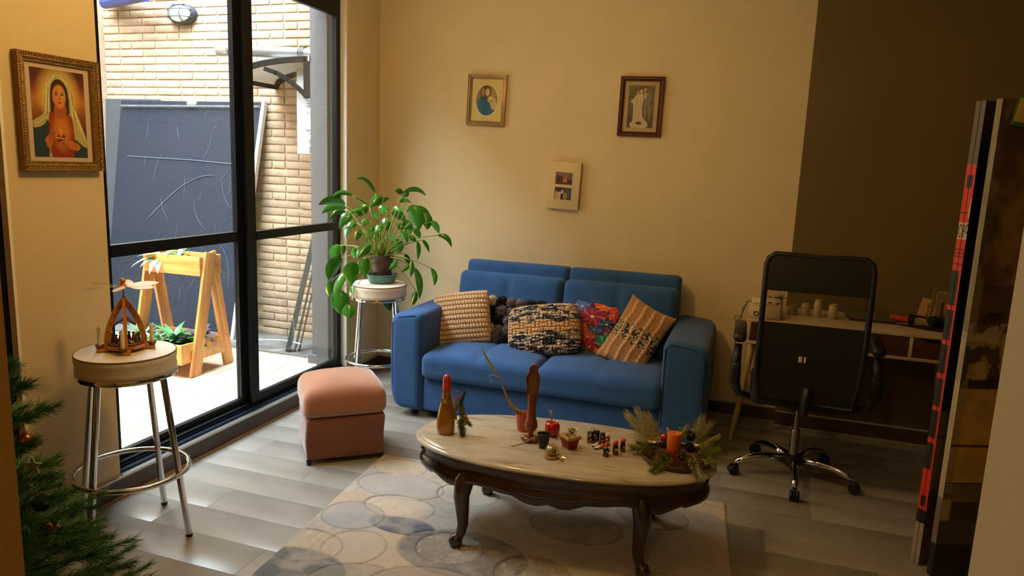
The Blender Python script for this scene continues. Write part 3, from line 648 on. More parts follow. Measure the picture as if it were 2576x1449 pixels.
# embroidered flower cushion
def c4(u,v,s):
    p=Paint(u.shape[1],u.shape[0],'3a1d22'); U=p.u;V=p.v
    fl=[(.25,.80,.17,.12,'3f62a0'),(.62,.86,.17,.09,'d9521a'),(.83,.74,.09,.14,'cf3a17'),(.47,.66,.26,.15,'8e1638'),(.14,.66,.08,.08,'a3202c'),(.74,.58,.16,.08,'23355f'),(.25,.46,.2,.1,'cf4a17'),(.55,.47,.14,.06,'35559a'),(.84,.45,.14,.09,'7a1420'),(.2,.32,.16,.08,'cf7a17'),(.46,.35,.15,.08,'c2481c'),(.78,.29,.21,.14,'0f8a6a'),(.52,.2,.17,.12,'96183e'),(.16,.15,.17,.11,'118a62'),(.36,.08,.18,.09,'0c7a5c'),(.78,.09,.21,.13,'d9881a'),(.57,.05,.1,.07,'8e1638')]
    for (x,y,rx,ry,c) in fl:
        a=np.arctan2(V-y,U-x); d=np.hypot((U-x)/rx,(V-y)/ry); pet=1+.13*np.cos(a*7+x*9); m=np.clip((pet-d)*12,0,1); p.mask(m,c)
        p.mask(np.clip((np.cos(a*7+x*9+d*2.5)-.86)*8,0,1)*(d<.85)*(d>.2),'f0c070' if c in('d9881a','d9521a','cf7a17') else ('e8e0a0' if c in('0f8a6a','118a62','0c7a5c') else 'd98a9a' if c in ('8e1638','96183e') else '93b0dd'),.7)
        p.ell(x,y,rx*.14,ry*.14,'e6c86a')
    inn=p.c
    bd=np.maximum(abs(u),abs(v))>.88
    t=np.where(abs(u)>abs(v),v,u); st=(np.sin(t*70)+np.sin(t*113+1)); sc=np.where((st>.6)[...,None],lc('c9b48a'),np.where((st>-.2)[...,None],lc('5c6a48'),np.where((st>-1)[...,None],lc('7a3430'),lc('241c1c'))))
    return np.where(bd[...,None],sc,inn)
def b4(u,v): return .004*np.clip(fbm(u,v,6,8,2)-.4,0,1)*3+.006*np.sin(u*5+v*7)*(np.maximum(abs(u),abs(v))>.85)
o=cushion(.36,.41,.10,150,b4,c4,flange=.12,pinch=.12).build('cushion',mat('embroidered_cloth','ffffff',.8,attr='Col',bump=.25,bscale=300),None,3.1,'cushion embroidered with bright red, orange and green flowers, striped border','cushion','cushions on the sofa'); place(o,(1.735,-.43,.575),-.36,.08,0)
# cabled tan cushion standing on a corner
def cab(u): return sum(np.exp(-((u-x)/.07)**2) for x in (-.62,-.2,.2,.62))
def b5(u,v):
    cb=cab(u+.02*np.sin(v*9)); base=np.abs(np.sin((v*15+u*3)*PI))*np.abs(np.sin(u*12*PI)); return .005*base*(1-np.clip(cb,0,1))+.011*np.clip(cb,0,1)*(.55+.45*np.abs(np.sin(v*22+u*8)))
def c5(u,v,s):
    c=np.ones(u.shape+(3,))*lc('cf9f6e'); n=fbm(u*1.3,v*2,16,3,2)
    m=(abs(v+.02)<.24+.05*np.sin(u*18)); yc=np.where((n>.55)[...,None],lc('1c1a20'),np.where((n>.46)[...,None],lc('77707a'),lc('dcc9a6')))
    c=np.where((m&(cab(u)<.62))[...,None],yc,c)
    if s>0: return np.ones(u.shape+(3,))*lc('b8935c')
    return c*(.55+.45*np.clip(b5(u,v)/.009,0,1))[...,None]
o=cushion(.30,.43,.12,160,b5,c5,pinch=.08).build('cushion',YARN,None,3.1,'tan cable-knit cushion with a black and grey band, tilted by the right armrest','cushion','cushions on the sofa'); place(o,(2.015,-.53,.575),-.42,.42,-.10)
# ---------------------------------------------------------------- ottoman
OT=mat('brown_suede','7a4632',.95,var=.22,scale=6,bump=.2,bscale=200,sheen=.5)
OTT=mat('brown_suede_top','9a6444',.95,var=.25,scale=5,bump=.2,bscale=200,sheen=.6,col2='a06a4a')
oa=math.atan2(.267,.322); ox=.565+.209*math.cos(oa)-.19*math.sin(oa); oy=-1.774+.209*math.sin(oa)+.19*math.cos(oa)
ot=thing('ottoman','square brown suede ottoman with a domed lid by the glass door','ottoman',(ox,oy,0),oa)
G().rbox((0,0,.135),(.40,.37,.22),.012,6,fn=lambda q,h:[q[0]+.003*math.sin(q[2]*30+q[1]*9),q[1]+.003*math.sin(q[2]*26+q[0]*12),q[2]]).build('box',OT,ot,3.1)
def dome(q,h):
    k=max(0,1-abs(q[0]/h[0])**2.2)*max(0,1-abs(q[1]/h[1])**2.2)
    if q[2]>0: q[2]+=.062*k**.6+.004*math.sin(q[0]*25)*math.sin(q[1]*21)
    return q
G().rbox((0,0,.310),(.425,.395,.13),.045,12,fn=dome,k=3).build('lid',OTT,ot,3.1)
for sx in(-1,1):
    for sy in(-1,1): G().lathe([(.012,0),(.014,.028)],10,T=TR((sx*.185,sy*.17,0))).build('foot',BLK,ot)
# ---------------------------------------------------------------- coffee table
TA=math.radians(5); TC=(1.928,-1.916)
MARB=bpy.data.materials.new('beige_marble'); MARB.use_nodes=True
N=MARB.node_tree.nodes; L=MARB.node_tree.links; b=N['Principled BSDF']; tc=N.new('ShaderNodeTexCoord')
def vein(sc,lo,hi,seed,width=.03):
    mp=N.new('ShaderNodeMapping'); mp.inputs['Scale'].default_value=sc; mp.inputs['Location'].default_value=(seed,seed,0); L.new(tc.outputs['Object'],mp.inputs[0])
    nz=N.new('ShaderNodeTexNoise'); nz.inputs['Scale'].default_value=1; nz.inputs['Detail'].default_value=8; nz.inputs['Roughness'].default_value=.65; L.new(mp.outputs[0],nz.inputs['Vector'])
    mr=N.new('ShaderNodeMapRange'); mr.inputs[1].default_value=lo; mr.inputs[2].default_value=hi; L.new(nz.outputs[0],mr.inputs[0]); return mr.outputs[0]
m1=N.new('ShaderNodeMix'); m1.data_type='RGBA'; m1.inputs[6].default_value=lin('b0a796')+(1,); m1.inputs[7].default_value=lin('98907f')+(1,); L.new(vein((5,12,10),.35,.7,3),m1.inputs[0])
m2=N.new('ShaderNodeMix'); m2.data_type='RGBA'; L.new(m1.outputs[2],m2.inputs[6]); m2.inputs[7].default_value=lin('75603f')+(1,); L.new(vein((3.2,24,10),.56,.70,9),m2.inputs[0])
L.new(m2.outputs[2],b.inputs['Base Color']); b.inputs['Roughness'].default_value=.16; b.inputs['Coat Weight'].default_value=.3
MAHO=wood_mat('dark_mahogany','3a1c14','1d0e0a',.25,6,2,.5,3,0,.05)
tb=thing('coffee_table','oval marble-topped coffee table with carved dark wood legs on the rug','table',(TC[0],TC[1],0),TA)
def sup(a,bq,t,n=2.3): c,s_=math.cos(t),math.sin(t); return (a*math.copysign(abs(c)**(2/n),c),bq*math.copysign(abs(s_)**(2/n),s_))
ts=np.linspace(0,2*PI,129)[:-1]
P=[]
for (d,z) in ((.40,.3755),(.03,.3755),(.012,.378),(.003,.384),(0,.391),(.004,.398),(.012,.402),(.016,.4025),(.022,.4045),(.030,.4095),(.036,.410)):
    P.append([sup(.634-d if d<.2 else .2,.303-d if d<.2 else .02,t)+(z,) for t in ts])
g=G(); g.grid(P,wrap=True); n=len(g.v); g.f.append(tuple(range(n-128,n))); 
g.build('marble_top',MARB,tb,.9)
# apron: curved, lower edge scalloped
def low(t):
    x,y=sup(1,1,t); u=.60*x
    z=.295 if abs(x)<.8 else .278
    if abs(y)>.6: # long sides
        z=.290+.0*u
        z-=.030*math.exp(-(u/.17)**2)+.018*abs(math.sin(u*21))*math.exp(-(u/.2)**2)
    z-=.034*math.exp(-((abs(u)-.41)/.07)**2)
    return z
P=[]
for k,(d,zf) in enumerate(((.045,1),(.032,.96),(.030,.8),(.036,.6),(.026,.4),(.018,.2),(.020,.06),(.026,0),(.040,0),(.045,1))):
    row=[]
    for t in ts:
        lo=low(t); x,y=sup(.634-d,.303-d,t); row.append((x,y,lo+(.376-lo)*zf))
    P.append(row)
G().grid(P,wrap=True,flip=True).build('apron',MAHO,tb,1.0)
for xs in (-1,1):
    sh_=G()
    for k in range(-3,4):
        sh_.tube([(xs*(.594-abs(k)*.006),.030*k,.372-.010*abs(k)),(xs*(.604-abs(k)*.006),.028*k,.345),(xs*(.600-abs(k)*.005),.016*k,.312)],[.006,.011,.005],8)
    sh_.build('carved_shell',MAHO,tb,3.1,kind='stuff')
def cab_leg(sx,sy):
    pts=[];rr=[]
    for (z,o,r) in ((.375,-.020,.016),(.345,-.012,.024),(.315,-.002,.034),(.28,.004,.037),(.22,.0,.030),(.16,-.006,.0245),(.10,-.008,.020),(.065,-.004,.018),(.05,.0,.017),(.045,.004,.024),(.028,.008,.026),(.012,.007,.021),(.0,.007,.017)):
        k_=min(1,max(0,(z-.20)/.12)); pts.append((sx*(.366-.022*k_+o*1.6),sy*(.238-.042*k_+o),z)); rr.append(r*1.12)
    return G().tube(pts,rr,14)
for sx in(-1,1):
    for sy in(-1,1): cab_leg(sx,sy).build('leg',MAHO,tb,3.1)
# ---------------------------------------------------------------- rug
RX0,RX1,RY0,RY1=.86,2.655,-3.05,-1.40
nx,ny=420,390
X,Y=np.meshgrid(np.linspace(0,1,nx),np.linspace(0,1,ny))
# corner quad measured on the floor
def rugw(u,v):
    tl=np.array((.855,-1.49)); tr=np.array((2.605,-1.345)); br=np.array((2.735,-2.98)); bl=np.array((.985,-3.12))
    return (tl*(1-u)[...,None]+tr*u[...,None])*v[...,None]+(bl*(1-u)[...,None]+br*u[...,None])*(1-v)[...,None]
WP=rugw(X,Y); wx,wy=WP[...,0],WP[...,1]
C_=np.ones((ny,nx,3))*lc('b5aca0'); n1=fbm(wx,wy,5,1); n2=fbm(wx,wy,14,2)
C_=C_*(.70+.5*n1+.10*(fbm(wx,wy,40,6)-.5)*4)[...,None]; C_=C_+ (lc('b09a7c')-C_)*(np.clip((n1-.5)*5,0,1)*.5)[...,None]
Z=np.full((ny,nx),.010)
# (cx,cy,rx,ry,colour,alpha,filigree)
E_=[(1.12,-1.79,.22,.13,'a7a4a6',.5,0),(1.21,-1.98,.17,.10,'d8d0c2',.5,1),(1.30,-2.13,.15,.07,'44546c',.95,0),(1.06,-2.13,.14,.12,'8d99a8',.45,0),(1.02,-1.60,.14,.10,'c8b78c',.7,1),
(1.62,-2.24,.27,.17,'6f6c6b',.75,0),(1.56,-2.22,.14,.12,'8a857c',.6,1),(1.93,-2.28,.15,.13,'6c665c',.7,1),(2.02,-2.45,.14,.12,'565a60',.8,0),(1.20,-2.36,.13,.13,'b3a898',.6,0),
(1.00,-2.42,.17,.12,'b8a888',.6,1),(1.06,-2.58,.22,.14,'586064',.8,0),(1.35,-2.60,.20,.15,'8c867c',.5,0),(1.62,-2.56,.26,.19,'9c8c7c',.5,0),(1.84,-2.62,.17,.12,'c2ad84',.6,1),
(2.24,-2.36,.20,.15,'6c6a68',.7,0),(2.41,-2.22,.17,.14,'a5977c',.5,1),(2.42,-2.42,.20,.17,'a08c6c',.5,1),(2.15,-2.62,.14,.10,'5c6064',.7,1),(2.50,-1.50,.15,.10,'b3a386',.5,1),(2.30,-1.62,.16,.12,'7c7468',.5,0),(1.75,-1.6,.22,.13,'848080',.5,0),(1.45,-1.75,.15,.11,'c9bda6',.5,1),(2.0,-1.85,.2,.14,'8a8378',.5,0),(1.5,-2.85,.25,.15,'8d8474',.5,0),(2.2,-2.9,.25,.15,'8d8474',.5,1),(2.6,-2.75,.2,.15,'8d8474',.5,0)]
fil=np.abs(fbm(wx,wy,34,9,2)-.5); fil2=np.clip(1-fil/.045,0,1)
for (cx_,cy_,rx,ry,c,a,f) in E_:
    d=np.sqrt(((wx-cx_)/rx)**2+((wy-cy_)/ry)**2)
    m=np.clip((1-d)*30,0,1)*min(1,a*1.2)*(.45+1.0*np.clip((n2-.3)*2.2,0,1)); m=np.clip(m,0,1)
    if f:
        inside=(d<1); C_=C_+(lc(c)-C_)*m[...,None]*.6; C_=np.where(inside[...,None],C_+(lc('cfc2a8')-C_)*(fil2*.55)[...,None],C_); Z=np.where(inside,Z-.0025+.004*fil2,Z)
    else: C_=C_+(lc(c)-C_)*m[...,None]
    ring=np.clip(1-np.abs(d-1)/(.006/min(rx,ry)),0,1); C_=C_*(1-.38*ring)[...,None]; Z=Z-.0045*ring
Z+=.0015*n2+.002*(n1-.5); eb=np.minimum(np.minimum(X*1.75,(1-X)*1.75),np.minimum(Y,1-Y)*1.63); Z=np.where(eb<.001,.0,Z*np.clip(.6+eb*40,0,1))
g=G(); g.grid(np.stack([wx-1.75,wy+2.25,Z],-1)); g.c=C_.reshape(-1,3)
g.build('rug',mat('rug_pile','ffffff',.95,attr='Col',bump=.5,bscale=500,sheen=.3),None,3.1,'cream and grey patterned rug with carved circles under the coffee table','rug',loc=(1.75,-2.25,0))
# ---------------------------------------------------------------- bar stools
CHR=mat('chrome','d6d8da',.06,1.0); VIN=mat('ivory_vinyl','ddd5c6',.5,var=.06,scale=8,bump=.1,bscale=30); PIP=mat('brown_piping','7a6a56',.6)
def stool(loc,angs,label,h=.77,fr=.235,tr_=.150):
    t=thing('bar_stool',label,'stool',loc,0,'round chrome bar stools')
    g=G(); pr_=[(.172,h-.088),(.181,h-.08),(.182,h-.06),(.1795,h-.045),(.182,h-.03),(.183,h-.012),(.178,h-.002),(.15,h),(.05,h+.002)]
    g.lathe(pr_,48); g.build('seat',VIN,t,.8)
    G().tube([(.181*math.cos(a),.181*math.sin(a),h-.004) for a in np.linspace(0,2*PI,49)[:-1]],.0028,6,closed=True).build('piping',PIP,t)
    G().lathe([(.10,h-.10),(.176,h-.100),(.182,h-.096),(.184,h-.085),(.180,h-.078),(.10,h-.08)],48,cap=False).build('seat_ring',CHR,t,.8)
    rr=fr-(fr-tr_)*(.27/(h-.1))
    for a in angs:
        a=math.radians(a); c,s_=math.cos(a),math.sin(a)
        l=G().tube([(tr_*c,tr_*s_,h-.085),(fr*c,fr*s_,.006)],.0125,16).build('leg',CHR,t,.9)
        G().lathe([(.0135,0),(.0135,.012)],14,T=TR((fr*c,fr*s_,0))).build('rubber_tip',BLK,l)
    G().tube([((rr+.012)*math.cos(a),(rr+.012)*math.sin(a),.27) for a in np.linspace(0,2*PI,65)[:-1]],.0105,10,closed=True).build('foot_ring',CHR,t,3.1)
    return t
st1=stool((.30,-2.575,0),(-85,12,107,192),'chrome bar stool with ivory seat under the wooden candle pyramid')
st2=stool((.362,-.66,0),(258,168,78,-12),'chrome bar stool with ivory seat under the potted green plant',fr=.212)
# ---------------------------------------------------------------- potted plant on stool 2
PL=thing('potted_plant','large leafy green houseplant in a dark pot on a green saucer on the stool','plant',(.372,-.63,.7721))
g=G(); g.lathe([(.075,0),(.086,.01),(.094,.045),(.103,.05),(.103,.056),(.096,.057),(.088,.03),(.0,.028)],32); g.build('saucer',mat('teal_ceramic','4c7c74',.35),PL,.8)
g=G(); g.lathe([(.058,.03),(.074,.13),(.080,.175),(.081,.182),(.076,.182),(.07,.16),(.0,.155)],28,cap=False); g.build('pot',mat('dark_translucent_pot','3a2c25',.25,var=.4,scale=18,col2='57473c'),PL,.8)
LEAFM=mat('glossy_leaf_green','3c8424',.2,var=.35,scale=9,coat=.3)
_b=LEAFM.node_tree.nodes['Principled BSDF']; _b.inputs['Subsurface Weight'].default_value=.12; _b.inputs['Subsurface Radius'].default_value=(.1,.3,.05); _b.inputs['Subsurface Scale'].default_value=.02
STEM=mat('pale_green_stem','8aa04c',.5)
vdir=Vector((-.476,.879,0)) # from the middle of the room towards the plant
sg=G()
for i,l in enumerate(LEAVES):
    b_,m_,t_=Vector(l[0:3]),Vector(l[3:6]),Vector(l[6:9]); w_=l[9]
    rs=random.Random(i); pts=[]; n=9; prev=None
    sp=Vector((rs.uniform(-.04,.04),rs.uniform(-.04,.04),.165)); mid=(sp+b_)/2+Vector((0,0,.03+.12*max(0,(b_-sp).length-.12))); 
    sg.tube([sp*(1-u)**2+mid*2*u*(1-u)+b_*u*u for u in np.linspace(0,1,7)],[.003]*4+[.0026,.0022,.002],5)
    roll=rs.uniform(-.5,.5)
    for s_ in range(n+1):
        u=s_/n; c=b_*(1-u)**2+m_*2*u*(1-u)+t_*u*u; d=(b_*(-2*(1-u))+m_*(2-4*u)+t_*2*u).normalized()
        side=d.cross(vdir); side=side.normalized() if side.length>.05 else Vector((1,0,0)); nrm=d.cross(side)
        sd=(side*math.cos(roll)+nrm*math.sin(roll)); ww=w_*.62*(math.sin(PI*(u*.96+.04)**.85)**.8 if u<.999 else .02); up=sd.cross(d)
        if up.dot(vdir)>0: up=-up
        pts.append([tuple(c+sd*ww*k+up*(-.30*ww*abs(k)**1.5*-1)*-1) for k in (-1,-.5,0,.5,1)])
    g=G(); g.grid(pts); g.build('leaf',LEAFM,PL,3.1)
sg.build('stems',STEM,PL,3.1,kind='stuff')
# ---------------------------------------------------------------- pictures on walls
def ornate(w,h,fw,d,g,T,beads=0,br=.006):
    # mitred frame profile swept round a rectangle, in the xz plane facing -y
    prof=[(0,0),(0,-d),(fw*.12,-d*1.05),(fw*.3,-d*.85),(fw*.55,-d*.95),(fw*.8,-d*.6),(fw*.9,-d*.65),(fw,-d*.35),(fw,0)]
    P=[]
    for (o,y) in prof: P.append([(-w/2+o,y,-h/2+o),(w/2-o,y,-h/2+o),(w/2-o,y,h/2-o),(-w/2+o,y,h/2-o)])
    g.grid(P,T,wrap=True)
def beads(w,h,fw,d,g,T,sp,r):
    for (x0,z0,x1,z1) in ((-w/2+fw*.3,h/2-fw*.3,w/2-fw*.3,h/2-fw*.3),(-w/2+fw*.3,-h/2+fw*.3,w/2-fw*.3,-h/2+fw*.3),(-w/2+fw*.3,-h/2+fw*.3,-w/2+fw*.3,h/2-fw*.3),(w/2-fw*.3,-h/2+fw*.3,w/2-fw*.3,h/2-fw*.3)):
        n=int(math.hypot(x1-x0,z1-z0)/sp)
        for i in range(n+1):
            t=i/n; g.sphere((x0+(x1-x0)*t,-d*.95,z0+(z1-z0)*t),(r,r*.7,r*(1.25 if i%2 else .8)),6,4,T)
def picture(label,loc,rz,w,h,fw,d,fm,matc,prn,mw,mh,ry=0,bm=None,sp=.012,br=.0035,mo=(0,0)):
    t=thing('picture_frame',label,'picture',loc,rz); t.rotation_euler=(0,ry,rz)
    g=G(); ornate(w,h,fw,d,g,None); g.build('frame',fm,t,.5)
    if bm: g=G(); beads(w,h,fw,d,g,None,sp,br); g.build('frame_beading',bm,t,3.1,kind='stuff')
    G().bb(-w/2+.004,w/2-.004,-d*.3,0,-h/2+.004,h/2-.004).build('mat_board',mat('mat_'+matc,matc,.8),t)
    p=prn.panel(mw,mh,TR((mo[0],-d*.3-.001,mo[1]))); p.build('print',PRINT,t,None)
    gl=G().bb(-w/2+fw*.8,w/2-fw*.8,-d*.3-.006,-d*.3-.004,-h/2+fw*.8,h/2-fw*.8).build('glazing',PGL,t,None)
    return t
PGL=glass_mat('picture_glass',(1,1,1),.03)
GOLD=mat('antique_gold','94713c',.4,.5,var=.3,scale=60,bump=.5,bscale=150); GOLDB=mat('gold_leaf','b88c40',.35,.7)
SILG=mat('champagne_gilt','a88a60',.35,.5,var=.15,scale=60); REDW=mat('red_brown_lacquer','4f1f10',.35,bump=.3,bscale=100)
# big devotional print (generic veiled woman)
p=Paint(130,200,'5a1e12',1.5)
for (y,c) in ((.97,'4a160e'),(.80,'7a2c10'),(.70,'b0601c'),(.62,'c8882c'),(.52,'a86a20'),(.42,'8a3c14')): p.ell(.5,y,.9,.09,c,.6,.9)
p.ell(.5,.73,.33,.27,'f2cf6a',.8,.7)
p.poly([(.0,.34),(.0,0),(1,0),(1,.22),(.86,.32),(.72,.42),(.3,.45),(.12,.40)],'1f3a44')
p.poly([(.50,.96),(.38,.93),(.28,.82),(.24,.66),(.2,.5),(.0,.40),(.02,.33),(.18,.36),(.28,.42),(.3,.22),(.26,.0),(.34,0),(.4,.3),(.5,.5),(.6,.3),(.72,.24),(.97,.12),(1,.2),(.9,.4),(.78,.55),(.76,.74),(.68,.88),(.60,.95)],'b5ad6c')
for (a,b_,c,d) in ((.3,.84,.24,.5),(.34,.86,.3,.52),(.72,.8,.75,.45),(.76,.6,.9,.3),(.8,.55,.96,.24),(.44,.93,.33,.82),(.56,.94,.68,.85),(.1,.38,.28,.46)): p.line(a,b_,c,d,.012,'e0dcae',.8); p.line(a+.02,b_,c+.02,d,.008,'6c6a38',.6)
p.poly([(.36,.80),(.34,.5),(.42,.42),(.6,.42),(.68,.5),(.66,.8),(.5,.9)],'3a1a0c'); p.poly([(.30,.48),(.32,.0),(.72,0),(.74,.4),(.66,.5),(.5,.44),(.4,.5)],'8e2a12'); p.ell(.52,.30,.16,.2,'d8861e',.75,.8)
p.poly([(.42,.60),(.40,.50),(.5,.45),(.62,.5),(.60,.62)],'a8582a'); p.ell(.505,.70,.125,.135,'c8803c',1,.1); p.ell(.54,.70,.07,.11,'dc9a52',.7,.6)
for x in (.455,.565): p.ell(x,.725,.028,.010,'2a120a',1,.3); p.line(x-.03,.748,x+.03,.75,.006,'4a2412')
p.line(.52,.72,.515,.675,.008,'8a4a20'); p.ell(.515,.665,.015,.006,'7a3818'); p.ell(.51,.632,.035,.010,'8e2a1c',1,.4)
p.ell(.50,.215,.085,.065,'7c160c',1,.1); p.ell(.50,.29,.035,.05,'e8902c',.9,.5); p.line(.42,.225,.58,.215,.01,'d8b07a')
p.poly([(.2,.2),(.26,.1),(.34,.16),(.40,.30),(.36,.34),(.3,.28)],'b8682c'); p.poly([(.46,.16),(.6,.12),(.8,.08),(.86,.14),(.66,.20),(.5,.19)],'c07030')
for k in range(4): p.line(.30+.02*k,.30,.27+.03*k,.18,.006,'7a3c18',.7); p.line(.5,.18-.012*k,.62,.15-.012*k,.006,'7a3c18',.7)
p.noise(.12,30)
picture('large gilt-framed print of a veiled woman, left of the glass door',(.001,-2.556,1.678),PI/2,.345,.435,.036,.030,GOLD,'c9b4a4',p,.228,.330,0,GOLDB,.010,.0038)
# oval print in champagne frame
p=Paint(110,140,'d6c37c',1.35); p.ell(.5,.5,.405,.405,'f2e6b4',1,.02); p.ell(.5,.5,.385,.39,'8a704c',1,.02)
ins=np.hypot((p.u-.5)/.385,(p.v-.5)/.39)<1; keep=p.c.copy()
p.ell(.62,.65,.2,.25,'b09468',.6,.8); p.poly([(.2,.5),(.28,.56),(.45,.55),(.62,.45),(.72,.32),(.86,.22),(.8,.1),(.3,.08),(.22,.25),(.17,.38)],'1f5f86'); 
for q in ((.3,.5,.45,.15),(.4,.5,.6,.15),(.5,.42,.7,.2),(.25,.4,.3,.2)): p.line(*q,.012,'123a58',.8); p.line(q[0]+.03,q[1],q[2]+.03,q[3],.008,'4a90b4',.6)
p.poly([(.28,.56),(.26,.72),(.38,.85),(.55,.86),(.64,.78),(.62,.58),(.5,.52)],'5a4630'); p.ell(.52,.70,.075,.10,'d0b07c',1,.1); p.ell(.36,.70,.06,.10,'a08a5c',.9,.4); p.poly([(.52,.5),(.58,.6),(.7,.58),(.84,.5),(.84,.3),(.7,.28),(.62,.42)],'c4ab78'); p.ell(.64,.55,.05,.05,'dcc08c'); p.ell(.66,.48,.03,.02,'6a5030')
p.c=np.where(ins[...,None],p.c,keep); p.noise(.06,30)
picture('small champagne-framed oval print of a blue-cloaked figure, left one above the sofa',(.822,-.001,1.982),0,.278,.338,.030,.022,SILG,'d6c37c',p,.205,.262,.03,mat('pale_bead','d8bd86',.4),.009,.002)
# wedding photograph
p=Paint(100,140,'5c5440',1.5); p.rect(0,1,0,.3,'4a4436'); p.rect(.7,1,.33,1,'6e6550',.6)
p.poly([(.44,.80),(.30,.75),(.1,.62),(.06,.60),(.18,.58),(.22,.4),(.2,.15),(.12,.10),(.2,0),(.72,.0),(.80,.1),(.6,.25),(.55,.45),(.58,.68),(.56,.80)],'c9b896')
p.poly([(.46,.92),(.36,.88),(.2,.68),(.08,.62),(.28,.74),(.4,.82)],'a8987a'); p.ell(.47,.88,.075,.065,'3a3428'); p.ell(.48,.86,.05,.05,'c8b694'); p.poly([(.60,.80),(.62,.3),(.66,.2),(.72,.22),(.72,.5),(.78,.5),(.80,.2),(.88,.2),(.88,.75),(.80,.84),(.7,.84)],'7c7258'); p.ell(.62,.93,.065,.06,'2c281e'); p.ell(.62,.90,.048,.055,'b8a684'); p.rect(.62,.68,.7,.82,'d0c09c')
p.ell(.46,.11,.12,.035,'2c281c'); p.line(.34,.7,.3,.3,.01,'8a7c60'); p.line(.48,.65,.44,.2,.01,'a89878'); p.line(.88,.6,.86,.55,.03,'3a3428'); p.noise(.08,30)
picture('brown-framed black and white wedding photograph, right one above the sofa',(1.872,-.001,1.952),0,.275,.372,.030,.024,REDW,'b7a27c',p,.165,.262,-.045*-1*-1+.06,mat('bronze_bead','b07438',.4,.5),.012,.0026)
# box frame with two photos
bf=thing('picture_frame','white box frame with two small colour photos, lowest above the sofa','picture',(1.398,-.001,1.432),0); bf.rotation_euler=(0,.035,0)
G().rbox((0,-.02,0),(.222,.04,.312),.004,1).build('box',mat('cream_frame_paint','cdb88a',.5),bf)
p=Paint(70,50,'4a2c18',.66); p.rect(.1,1,.5,1,'7a6444'); p.ell(.22,.45,.12,.3,'3a1810'); p.ell(.4,.4,.1,.28,'4a2014'); p.rect(.45,.7,.15,.7,'b0501c'); p.rect(.45,.7,.3,.38,'d89048'); p.ell(.85,.6,.1,.25,'5a5058'); p.rect(.7,1,.1,.4,'2c2018'); p.rect(0,.06,0,1,'8a7450'); p.noise(.3,14)
q=Paint(70,50,'33261c',.66); q.rect(.55,1,.4,1,'3c4440'); q.ell(.15,.3,.14,.35,'b09868'); q.ell(.33,.3,.12,.35,'c0a878'); q.ell(.47,.6,.07,.2,'c8b48c'); q.rect(.4,.52,0,.5,'1c1818'); q.ell(.66,.3,.12,.3,'8a7848'); q.ell(.86,.3,.08,.3,'3c4a78'); q.rect(0,.06,0,1,'8a7450'); q.noise(.3,14,3)
for i,(pp,zz) in enumerate(((p,.048),(q,-.052))):
    G().bb(-.062,.062,-.043,-.040,zz-.044,zz+.044).build('photo_mount',mat('mount_cream','e4d5a8',.6),bf)
    pp.panel(.118,.082,TR((0,-.0435,zz))).build('photo',PRINT,bf,None)
# ---------------------------------------------------------------- wooden candle pyramid on stool 1
OAK=wood_mat('honey_oak_toy','cf8a34','b06c22',.4,14,2,.2,4,0,.1); DOAK=mat('dark_stained_wood','6e3f1c',.5); BIR=wood_mat('pale_birch','e2c79a','c9a878',.5,12,0,0,3,0,.05)
py=thing('candle_pyramid','wooden nativity candle pyramid with pale propeller blades, on the near bar stool','decoration',(.302,-2.575,.7725),math.atan2(.733,.68))
g=G(); 
for a in (0,PI/2): g.rbox((0,0,.007),(.205 if a==0 else .19,.030,.013),.002,T=rotz(a))
g.prism([(.072*math.cos(PI/8+k*PI/4),.072*math.sin(PI/8+k*PI/4)) for k in range(8)],.013,.026)
g.build('base',OAK,py)
G().lathe([(.062,.028),(.064,.03),(.064,.033),(.062,.035)],40).build('turntable',DOAK,py)
def gothic(hw,h,n=12): # right half outline of a pointed arch from base to apex
    R_=(h*h+hw*hw)/(2*hw); a1=math.asin(min(1,h/R_)); return [(hw-R_+R_*math.cos(a1*i/n),R_*math.sin(a1*i/n)) for i in range(n+1)]
def archpoly(hw,h,b): 
    o=gothic(hw,h); i=gothic(hw-b,h-b*1.7); return o+[(-x,y) for x,y in o[::-1][1:]]+[(-x,y) for x,y in i]+[(x,y) for x,y in i[::-1][1:]]
for a,nm in ((0,'arch'),(PI/2,'arch')):
    g=G(); pl=archpoly(.077,.212,.021); 
    o=gothic(.077,.212); i_=gothic(.056,.176); T=TR((0,0,.006),0,0,a)@Matrix.Rotation(PI/2,4,'X')
    for s_ in (1,-1):
        for k in range(12):
            q=[(s_*o[k][0],o[k][1]),(s_*o[k+1][0],o[k+1][1]),(s_*i_[k+1][0],i_[k+1][1]),(s_*i_[k][0],i_[k][1])]
            if s_<0: q=q[::-1]
            g.prism(q,-.006,.006,T)
    ar=g.build(nm,OAK,py)
    if a==0:
        g=G()
        for s_ in(-1,1):
            for k in range(1,6):
                m=gothic(.0665,.195); x,z=m[k*2]; 
                st=[((.0052 if j%2==0 else .0022)*math.sin(j*PI/5),(.0052 if j%2==0 else .0022)*math.cos(j*PI/5)) for j in range(10)]
                g.prism([(s_*x+p,z+q) for p,q in st],.0058,.0066,T)
        g.build('star',DOAK,ar,kind='stuff')
G().lathe([(.002,.03),(.002,.245)],8).build('spindle',DOAK,py)
g=G(); g.rbox((-.017,0,.118),(.045,.045,.004),.001,T=TR((0,0,0))@Matrix.Translation((-.004,0,0))@Matrix.Rotation(0,4,'Y'))
g=G(); 
for s_ in(-1,1): g.rbox((0,0,0),(.048,.05,.004),.001,T=TR((s_*.018,0,.118),0,s_*.65))
g.build('stable_roof',DOAK,py)
G().prism([((.014 if j%2==0 else .006)*math.sin(j*PI/5),(.014 if j%2==0 else .006)*math.cos(j*PI/5)) for j in range(10)],-.002,.002,TR((.010,-.028,.128),PI/2)).build('comet_star',OAK,py)
